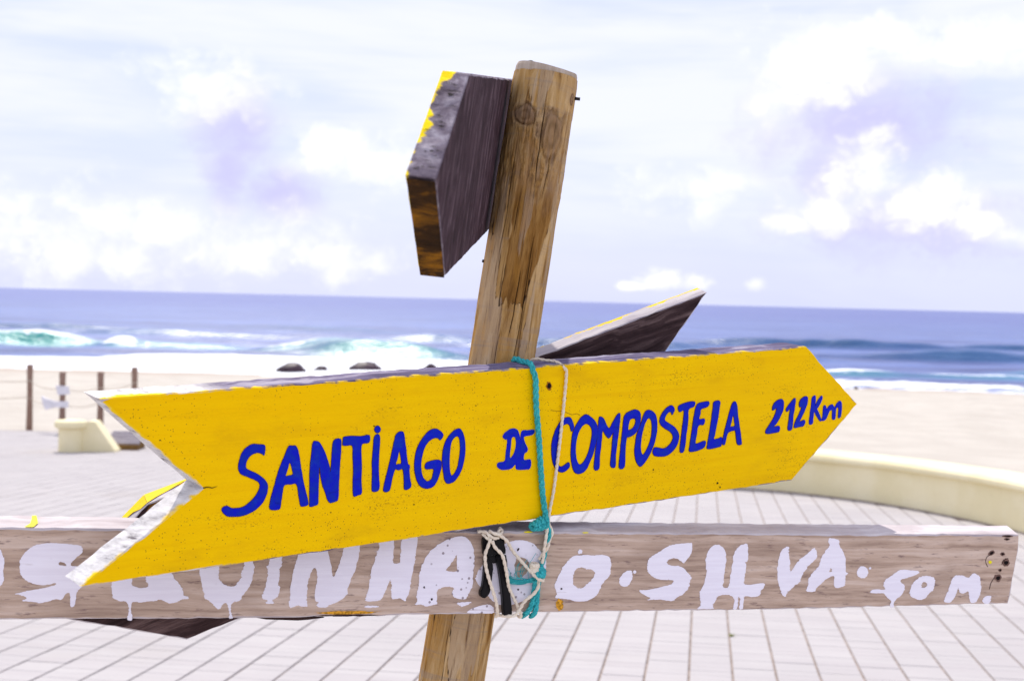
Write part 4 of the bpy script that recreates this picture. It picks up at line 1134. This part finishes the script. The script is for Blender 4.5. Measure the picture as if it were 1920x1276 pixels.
# ------------------------------------------------------------------ plank sign with white letters
def build_plank():
    root = empty('plank_sign', PB.M, 'long brown plank with rough white brushed lettering below the yellow arrow', 'sign')
    v = back_vec(PB, (1911, 1002), (1886, 984), 0.045)
    out = [(-450, 985), (0, 989), (500, 993.5), (1000, 997), (1460, 1000), (1911, 1002), (1910, 1032), (1902, 1070), (1897, 1100), (1890, 1131), (1460, 1142), (1000, 1147.5), (500, 1158), (0, 1161), (-450, 1166)]
    board('plank', out, PB, v, (MAT_PLANK, MAT_PLANK_EDGE, MAT_PLANK), root, jit=0.00035, bev=0.0018, rough=0.0006)
    for item in WHITE:
        f = item[0]
        loops = ragged([smooth_poly(f(l), 6, 0.0) for l in item[1:]], 0.60, 0.28)
        paint_film('painted_letter', loops, PB, MAT_WHITE, root, 0.0008, 0.0001)
    # worm holes and knots at the right end
    kn = plain('dark_knot', (0.05, 0.028, 0.024), 0.9, 0.5, 500)
    halo = plain('brown_knot_halo', (0.17, 0.10, 0.08), 0.9, 0.4, 300)
    def blot(nm, x, y, rx, ry, mat, off, rot=0.0, n=16, jit=0.10):
        pts = []
        for k in range(n):
            a = 2 * math.pi * k / n
            ux, uy = rx * math.cos(a) * (1 + random.gauss(0, jit)), ry * math.sin(a) * (1 + random.gauss(0, jit))
            pts.append((x + ux * math.cos(rot) - uy * math.sin(rot), y + ux * math.sin(rot) + uy * math.cos(rot)))
        vs = [PB.loc(a, b, off) for a, b in pts]
        return mesh_obj(nm, vs, [tuple(range(n))], mat, root)
    for (x, y, rx, ry, ro) in [(1859, 1036, 6, 3.5, -0.5), (1880, 1038, 4, 3, 0), (1886, 1054, 6.5, 6, -0.4), (1875, 1068, 3, 2.5, 0), (1871, 1083, 6.5, 6, -0.8), (1889, 1004.5, 10, 1.6, 0), (1888, 1010, 5, 2, 0)]:
        blot('knot_halo', x, y, rx * 1.1, ry * 1.2, halo, 0.0003, ro)
        blot('worm_hole', x, y, rx * 0.62, ry * 0.62, MAT_DARK, 0.0006, ro)
    for pts in ([(1852, 1062), (1848, 1053), (1850, 1044), (1857, 1039)], [(1855, 1104), (1858, 1092), (1864, 1082)], [(1878, 1058), (1882, 1049), (1890, 1046)]):
        q = [PB.loc(x, y, 0.0002) for x, y in catmull2(pts)]
        vs, fs = tube_data(q, 0.0005, 5); mesh_obj('knot_line', vs, fs, kn, root)
    # paint spots
    ye = plain('yellow_drip', (0.86, 0.74, 0.02), 0.6, 0.1, 200); orr = plain('orange_stain', (0.62, 0.30, 0.03), 0.8, 0.5, 240)
    blot('yellow_spot', 1856, 1053, 3.2, 3, ye, 0.0008)
    blot('yellow_spot', 990, 996.6, 8, 1.6, ye, 0.0008, 0.0)
    blot('yellow_spot', 1097, 997.8, 6, 1.2, ye, 0.0008, 0.0)
    blot('rust_stain', 1049, 1133, 7, 11, orr, 0.0004, 0.0, 24, 0.14)
    blot('orange_stain', 650, 1147.5, 55, 3.0, orr, 0.0004, -0.015, 30, 0.12)
    blot('dark_stain', 655, 1152.8, 58, 2.2, kn, 0.0007, -0.012, 30, 0.25)
    for (x, y) in [(970, 1030), (972, 1028), (1052, 1103), (971, 1104), (934, 1073), (795, 1100), (809, 1122), (951, 1115)]:
        blot('dark_fleck', x, y, 1.8, 2.0, kn, 0.0012, 0, 9, 0.2)
    # a torn dark splinter under the plank
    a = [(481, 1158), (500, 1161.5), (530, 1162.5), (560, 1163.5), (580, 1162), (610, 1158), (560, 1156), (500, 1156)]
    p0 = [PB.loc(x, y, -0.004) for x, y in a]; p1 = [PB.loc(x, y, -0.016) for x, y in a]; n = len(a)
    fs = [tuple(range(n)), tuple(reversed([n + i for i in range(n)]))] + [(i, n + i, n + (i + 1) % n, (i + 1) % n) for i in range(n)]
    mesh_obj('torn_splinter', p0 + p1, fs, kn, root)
    # yellow drip on the bright top edge at the left
    vl = PB.I.to_3x3() @ v
    up = Vector((0, 0, 1))
    def on_top(x, fr):
        q = PB.loc(x, 989 + 0.0075 * x)
        return q + vl * fr + up * 0.0012
    vs = [on_top(x, t) for x, t in [(45, 0.02), (62, 0.02), (66, 0.35), (58, 0.75), (54, 0.95), (46, 0.92), (50, 0.6), (52, 0.3)]]
    mesh_obj('yellow_drip', vs, [tuple(range(len(vs)))], ye, root)
def catmull2(pts): return [(p.x, p.y) for p in catmull([(a, b, 0) for a, b in pts], 5)]
build_plank()

# ------------------------------------------------------------------ tilted sign behind the post
def build_tilted():
    root = empty('arrow_sign', PT.M, 'tilted arrow board behind the post showing its dark bare back, tail up right', 'sign')
    v = back_vec(PT, (1326, 548), (1307, 539), 0.028)
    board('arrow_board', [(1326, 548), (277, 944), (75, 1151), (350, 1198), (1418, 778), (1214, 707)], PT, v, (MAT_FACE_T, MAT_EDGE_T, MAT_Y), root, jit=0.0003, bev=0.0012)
    # thick yellow paint run over the near corner of the arrow head
    ye = plain('yellow_overpaint', (0.90, 0.62, 0.01), 0.5, 0.08, 120)
    br = wood_mat('orange_bare_wood', [(0.13, 0.06, 0.012), (0.27, 0.13, 0.02), (0.38, 0.20, 0.03)], 'X', 2.0)
    vs = [PT.loc(x, y, 0.0007) for x, y in [(281, 946), (300, 937), (330, 926), (350, 921), (335, 948), (300, 972), (284, 968), (274, 958)]]
    mesh_obj('bare_patch', vs, [tuple(range(len(vs)))], br, root)
    vl = PT.I.to_3x3() @ v
    def edge(a, b, t, fr):
        q = PT.loc(*a).lerp(PT.loc(*b), t) + vl * fr
        e = (PT.loc(*b) - PT.loc(*a)).normalized(); nn = Vector((-e.z, 0, e.x))
        if nn.z < 0: nn = -nn
        return q + nn * 0.0011
    A, B, C = (1326, 548), (277, 944), (75, 1151)
    vs = [edge(B, C, t, f) for t, f in [(0.0, 0.06), (0.06, 0.10), (0.12, 0.45), (0.2, 0.55), (0.35, 0.75), (0.5, 0.99), (0.0, 0.99)]]
    mesh_obj('paint_run', vs, [tuple(range(len(vs)))], ye, root)
    vs = [edge(A, B, t, f) for t, f in [(1.0, 0.06), (0.985, 0.30), (0.965, 0.5), (0.94, 0.80), (0.90, 0.99), (1.0, 0.99)]]
    mesh_obj('paint_run', vs, [tuple(range(len(vs)))], ye, root)
build_tilted()

# ------------------------------------------------------------------ upper sign, seen end-on
def build_upper():
    root = empty('arrow_sign', PU.M, 'thick arrow board pointing at the viewer beside the post top, purple grey side showing', 'sign')
    v = Vector((-0.0262, -0.007, 0.0022))
    a, b, c = PU.a, PU.b, PU.c
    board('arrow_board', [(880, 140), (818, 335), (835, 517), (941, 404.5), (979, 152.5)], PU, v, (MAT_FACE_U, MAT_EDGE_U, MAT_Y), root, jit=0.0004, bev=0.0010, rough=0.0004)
    vl = PU.I.to_3x3() @ v
    T, Bt, Sh = PU.loc(880, 140), PU.loc(835, 517), PU.loc(818, 335)
    # lower facet: worn brown and orange wood
    br = wood_mat('burnt_orange_end_grain', [(0.010, 0.005, 0.003), (0.050, 0.022, 0.006), (0.30, 0.125, 0.008)], 'N', 1.3, 0.85, 0.6, crackamt=0.9, dark=(0.006, 0.003, 0.002))
    cen = PU.loc(880, 300)
    def facet(P, Q, lst, off):
        e = (Q - P); nn = e.cross(vl).normalized()
        if nn.dot((P + Q) / 2 - cen) < 0: nn = -nn
        return [P + e * t + vl * f + nn * off for t, f in lst]
    n = 14
    ring = [(i / n * 0.99 + 0.005, 0.035) for i in range(n + 1)] + [(1 - i / n * 0.99 - 0.005, 0.965) for i in range(n + 1)]
    mesh_obj('bare_end_grain', facet(Sh, Bt, ring, 0.0026), [tuple(range(len(ring)))], br, root)
    # drying splits on the upper facet
    rs = random.Random(11)
    more = [(rs.uniform(0.06, 0.95), (f := rs.uniform(0.05, 0.6)), f + rs.uniform(0.05, 0.30), rs.uniform(0.002, 0.005)) for _ in range(22)]
    for (t, f0, f1, w) in [(0.20, 0.10, 0.62, 0.006), (0.235, 0.30, 0.55, 0.010), (0.35, 0.0, 0.35, 0.003), (0.52, 0.2, 0.75, 0.004), (0.55, 0.25, 0.5, 0.008), (0.36, 0.62, 0.98, 0.003), (0.60, 0.6, 0.98, 0.003),
                           (0.78, 0.35, 0.5, 0.007), (0.82, 0.2, 0.3, 0.006), (0.79, 0.58, 0.66, 0.006), (0.12, 0.5, 0.9, 0.003), (0.92, 0.1, 0.4, 0.004)] + more:
        k = 6
        lst = [(t + w * math.sin(math.pi * i / k) + random.gauss(0, 0.001), f0 + (f1 - f0) * i / k) for i in range(k + 1)] + [(t - w * 0.6 * math.sin(math.pi * i / k), f0 + (f1 - f0) * i / k) for i in range(k - 1, 0, -1)]
        mesh_obj('drying_split', facet(T, Sh, lst, 0.0013), [tuple(range(len(lst)))], MAT_DARK, root)
build_upper()

# ------------------------------------------------------------------ lashings
def rope_mat(name, col, dark):
    m, n = material(name)
    P = obj_coord(n)
    a = n.noise(P, 500, 4, 0.7); b = n.noise(P, 60, 3)
    c = n.mix(n.sstep(a, 0.35, 0.7), dark, col)
    c = n.mix(n.math('MULTIPLY', n.sstep(b, 0.45, 0.7), 0.3), c, tuple(min(1, v * 1.25) for v in col))
    finish(n, c, 0.7, n.bump(a, 0.5, 0.001), 0.3)
    return m
MAT_TEAL = rope_mat('teal_rope_fibre', (0.075, 0.56, 0.56), (0.018, 0.27, 0.30))
MAT_CORD = rope_mat('cream_cord_fibre', (0.90, 0.80, 0.66), (0.74, 0.62, 0.47))
yb = PY.I @ PY.p(1000, 690)
VY = back_vec(PY, (168, 920), (138, 903), 0.031)
VB = back_vec(PB, (1911, 1002), (1886, 984), 0.045)
k6 = lambda x, y: (890 + x / 6.719, 970 + y / 6.719)
def build_teal():
    R = 0.0041
    O = PY.p(1005, 850)
    root = empty('teal_rope', Matrix.Translation(O), 'teal twisted rope lashing the yellow board down to the plank', 'rope')
    def put(nm, vs, fs): return mesh_obj(nm, [q - O for q in vs], fs, MAT_TEAL, root, smooth=True)
    y = lambda a, b, o=0.0055: PY.p(a, b, o)
    back = PY.p(1003, 691) + VY * 1.10 + Vector((0, 0, 0.0015))
    path = [back + Vector((0.0, 0.012, -0.05)), back, PY.p(1001, 689) + VY * 0.55 + Vector((0, 0, 0.0042)), PY.p(999, 689) + VY * 0.12 + Vector((0, 0, 0.0045)), y(997, 697, 0.004), y(1000, 712), y(1001, 760), y(1006, 820), y(1009, 870), y(1013, 925), y(1017, 955), y(1019, 972, 0.006)]
    vs, fs = rope_data(path, R, 3, 0.030); put('strand', vs, fs)
    # knot at the lower edge of the yellow board
    kc = [k6(700, 95), k6(745, 80), k6(790, 60), k6(840, 40)]
    vs, fs = [], []
    for i, (cx, cy) in enumerate(kc):
        pts = []
        for k in range(15):
            a = 2 * math.pi * k / 14
            w = 5.0 + 2.2 * min(i, 2)
            pts.append(PB.p(cx + 3.5 * math.cos(a) * 0.6, cy + w * math.sin(a), 0.012 + 0.006 * math.cos(a)))
        rope_data(pts, 0.0034, 3, 0.016, vs, fs, i * 0.7, 4)
    put('knot', vs, fs)
    b = lambda a, c, o=0.006: PB.p(*k6(a, c), o)
    path = [b(850, 30, 0.010), b(900, 120), b(912, 200), b(895, 290), b(870, 400), b(845, 510), b(820, 590), b(790, 640, 0.010)]
    vs, fs = rope_data(path, 0.0036, 3, 0.026); put('strand', vs, fs)
    vs, fs = [], []
    for (cx, cy, rx, ry, o) in [(775, 700, 62, 26, 0.011), (775, 690, 55, 40, 0.015), (800, 650, 30, 55, 0.013)]:
        pts = []
        for k in range(15):
            a = 2 * math.pi * k / 14
            pts.append(PB.p(*k6(cx + rx * math.cos(a) * 0.75, cy + ry * math.sin(a) * 0.55), o + 0.004 * math.sin(a)))
        rope_data(pts, 0.0036, 3, 0.018, vs, fs, cx, 4)
    put('knot', vs, fs)
    under = lambda x, yy: PB.p(x, yy, 0.001) + VB * 0.25 - Vector((0, 0, 0.006))
    for pts in ([b(750, 740, 0.009), b(735, 850), b(720, 980), b(700, 1080), b(660, 1160), b(625, 1205, 0.004), under(*k6(600, 1225))],
                [b(790, 740, 0.009), b(775, 850), b(765, 1000), b(755, 1100), b(745, 1170), b(730, 1205, 0.004), under(*k6(720, 1225))]):
        vs, fs = rope_data(pts, 0.0037, 3, 0.026); put('strand', vs, fs)
    # frayed tuft
    vs, fs = [], []
    rnd = random.Random(3)
    for i in range(46):
        t = rnd.random()
        y0 = 700 + 70 * rnd.random(); yend = 730 + 100 * t + rnd.gauss(0, 8)
        sag = 70 + 30 * rnd.random()
        pts = [b(740, y0 + 15, 0.009 + 0.004 * rnd.random()), b(690, y0 + 35, 0.006 + 0.006 * rnd.random()), b(600 + rnd.gauss(0, 10), 730 + sag * (0.4 + 0.6 * t), 0.005 + 0.006 * rnd.random()), b(480 + rnd.gauss(0, 14), 730 + sag * (0.3 + 0.8 * t), 0.004 + 0.005 * rnd.random()), b(395 + rnd.gauss(0, 14), yend - 20, 0.003 + 0.006 * rnd.random())]
        v, f = tube_data(catmull(pts, 5), 0.00045, 4, True, len(vs)); vs += v; fs += f
    for (a, c2, c3) in [((520, 740), (480, 640), (570, 540)), ((545, 745), (560, 630), (650, 520)), ((500, 735), (515, 600), (560, 545)), ((560, 750), (575, 660), (640, 600)), ((480, 740), (490, 670), (640, 660)), ((590, 770), (545, 700), (560, 640)), ((640, 600), (700, 500), (760, 440)), ((395, 720), (380, 640), (375, 590)), ((440, 740), (410, 660), (385, 610))]:
        pts = [b(650, 760, 0.008), b(*a, 0.010), b(*c2, 0.009), b(*c3, 0.004)]
        v, f = tube_data(catmull(pts, 7), 0.00040, 4, True, len(vs)); vs += v; fs += f
    put('frayed_end', vs, fs)
build_teal()
def build_cord():
    R = 0.0023
    O = PY.p(1045, 800)
    root = empty('tied_string', Matrix.Translation(O), 'thin cream cord tied over the yellow board and zigzagging across the plank', 'cord')
    def put(nm, vs, fs): return mesh_obj(nm, [q - O for q in vs], fs, MAT_CORD, root, smooth=True)
    y = lambda a, b, o=0.0035: PY.p(a, b, o)
    b = lambda a, c, o=0.004: PB.p(*k6(a, c), o)
    top = lambda x, yy, f: PY.p(x, yy) + VY * f + Vector((0, 0, 0.0032))
    path = [top(1020, 691, 1.3) + Vector((-0.01, 0.01, -0.02)), top(1038, 689, 1.05), top(1050, 687, 0.75), top(1056, 686, 0.3), y(1058, 692, 0.003), y(1059, 705), y(1055, 750), y(1050, 800), y(1043, 860), y(1035, 920), y(1028, 955), y(1024, 975, 0.006), b(888, 60, 0.010), b(870, 160, 0.011), b(850, 280, 0.012), b(832, 400, 0.012), b(825, 500, 0.011), b(815, 560, 0.009)]
    vs, fs = rope_data(path, R, 2, 0.017); put('strand', vs, fs)
    for pts in ([b(905, 45, 0.004), b(940, 120), b(962, 185), b(930, 270), b(880, 360, 0.011), b(845, 440, 0.006), b(790, 520, 0.006)],
                [b(150, 240, 0.016), b(120, 340, 0.015), b(85, 440, 0.015), b(85, 570, 0.016), b(120, 720, 0.016), b(175, 880, 0.015), b(230, 1040, 0.012), b(270, 1180, 0.006), b(285, 1215, 0.002), PB.p(*k6(300, 1222), -0.01) - Vector((0, 0, .004))],
                [b(165, 270, 0.017), b(200, 350, 0.017), b(280, 440, 0.019), b(320, 560, 0.018), b(350, 700, 0.017), b(390, 850, 0.012), b(450, 970, 0.008), b(500, 1080, 0.009), b(545, 1180, 0.008), b(565, 1235, 0.005), PB.p(*k6(570, 1250), -0.006)],
                [b(215, 185, 0.013), b(270, 205, 0.014), b(350, 270, 0.016), b(440, 390, 0.008), b(530, 500, 0.007), b(620, 600, 0.007), b(690, 690, 0.013), b(740, 745, 0.019), b(795, 760, 0.019), b(815, 740, 0.010)],
                [b(765, 770, 0.010), b(760, 850, 0.012), b(700, 940, 0.012), b(600, 1030, 0.010), b(500, 1150, 0.015), b(440, 1205, 0.016), b(350, 1225, 0.006), PB.p(*k6(300, 1235), -0.01)],
                [b(20, 165, 0.006), b(90, 160, 0.012), b(150, 215, 0.015), b(210, 240, 0.016), b(262, 230, 0.012)],
                [b(75, 185, 0.008), b(110, 235, 0.012), b(160, 255, 0.014)],
                [b(140, 150, 0.012), b(190, 175, 0.018), b(230, 190, 0.018), b(300, 190, 0.010), b(330, 140, 0.004)],
                [b(240, 200, 0.012), b(280, 150, 0.008), b(310, 120, 0.004)]):
        vs, fs = rope_data(pts, R * 1.05, 2, 0.017); put('strand', vs, fs)
    vs, fs = [], []
    for (cy, ph) in ((575, 0), (600, 1), (628, 2), (650, 3)):
        pts = []
        for k in range(15):
            a = 2 * math.pi * k / 14
            pts.append(PB.p(*k6(725 + 45 * math.cos(a), cy + 8 * math.sin(a)), 0.008 + 0.006 * math.sin(a)))
        rope_data(pts, R, 2, 0.015, vs, fs, ph, 4)
    put('knot', vs, fs)
build_cord()
def build_clamp():
    m, n = material('black_plastic')
    P = obj_coord(n)
    finish(n, (0.006, 0.0055, 0.007), 0.30, n.bump(n.noise(P, 300, 4), 0.15, 0.001), 0.5)
    O = PB.p(*k6(220, 500))
    root = empty('plastic_clamp', Matrix.Translation(O), 'black plastic two-legged clip held against the plank by the cords', 'clip')
    def piece(nm, poly, o0, o1):
        poly = catmull([(a, b, 0) for a, b in poly], 2, True); q = [k6(p.x, p.y) for p in poly]
        lo = [PB.p(x, y, o0) - O for x, y in q]; hi = [PB.p(x, y, o1) - O for x, y in q]; n = len(q)
        fs = [tuple(range(n, 2 * n)), tuple(reversed(range(n)))] + [(i, (i + 1) % n, n + (i + 1) % n, n + i) for i in range(n)]
        o = mesh_obj(nm, lo + hi, fs, m, root)
        bm = bmesh.new(); bm.from_mesh(o.data); bmesh.ops.recalc_face_normals(bm, faces=bm.faces)
        es = [e for e in bm.edges if len(e.link_faces) == 2 and any(len(f.verts) > 4 for f in e.link_faces)]
        bmesh.ops.bevel(bm, geom=es, offset=0.0014, segments=2, affect='EDGES'); bm.to_mesh(o.data); bm.free()
    piece('head', [(85, 240), (200, 245), (330, 240), (348, 330), (360, 440), (250, 455), (180, 460), (100, 470), (80, 380)], 0.001, 0.010)
    piece('long_leg', [(240, 470), (362, 455), (380, 640), (400, 850), (428, 1040), (437, 1195), (385, 1212), (332, 1205), (322, 1020), (300, 820), (275, 640)], 0.001, 0.011)
    piece('short_leg', [(100, 480), (200, 570), (196, 700), (180, 840), (165, 920), (140, 965), (95, 1000), (45, 970), (45, 910), (70, 850), (85, 720), (95, 600)], 0.001, 0.010)
    piece('hinge_bar', [(150, 475), (275, 475), (270, 530), (240, 565), (190, 560), (155, 520)], 0.001, 0.007)
build_clamp()

# ------------------------------------------------------------------ small weed in a paving joint
def weed(x, y, s, label):
    p = ground_pt(x, y)
    rnd = random.Random(int(x))
    gm = bpy.data.materials.get('weed_green') or plain('weed_green', (0.20, 0.22, 0.02), 0.7, 0.3, 60)
    vs, fs = [], []
    for i in range(26):
        a = rnd.random() * 6.28; ln = s * (0.4 + 0.6 * rnd.random()); w = s * 0.10
        d = Vector((math.cos(a), math.sin(a), 0)); sd = Vector((-d.y, d.x, 0)) * w
        lift = 0.2 + rnd.random() * 0.7
        b0 = Vector((rnd.gauss(0, s * .1), rnd.gauss(0, s * .1), -0.01)); mid = b0 + d * ln * 0.5 + Vector((0, 0, ln * lift * 0.5 + 0.01)); tip = b0 + d * ln + Vector((0, 0, ln * lift * 0.55 + 0.008))
        k = len(vs); vs += [b0 - sd * .4, b0 + sd * .4, mid + sd, mid - sd, tip]
        fs += [(k, k + 1, k + 2, k + 3), (k + 3, k + 2, k + 4)]
    o = mesh_obj('weed', vs, fs, gm); o.location = p
    tag(o, label, 'plant')
weed(1371, 1191, 0.030, 'tiny yellow green weed growing in a paving joint below the plank')
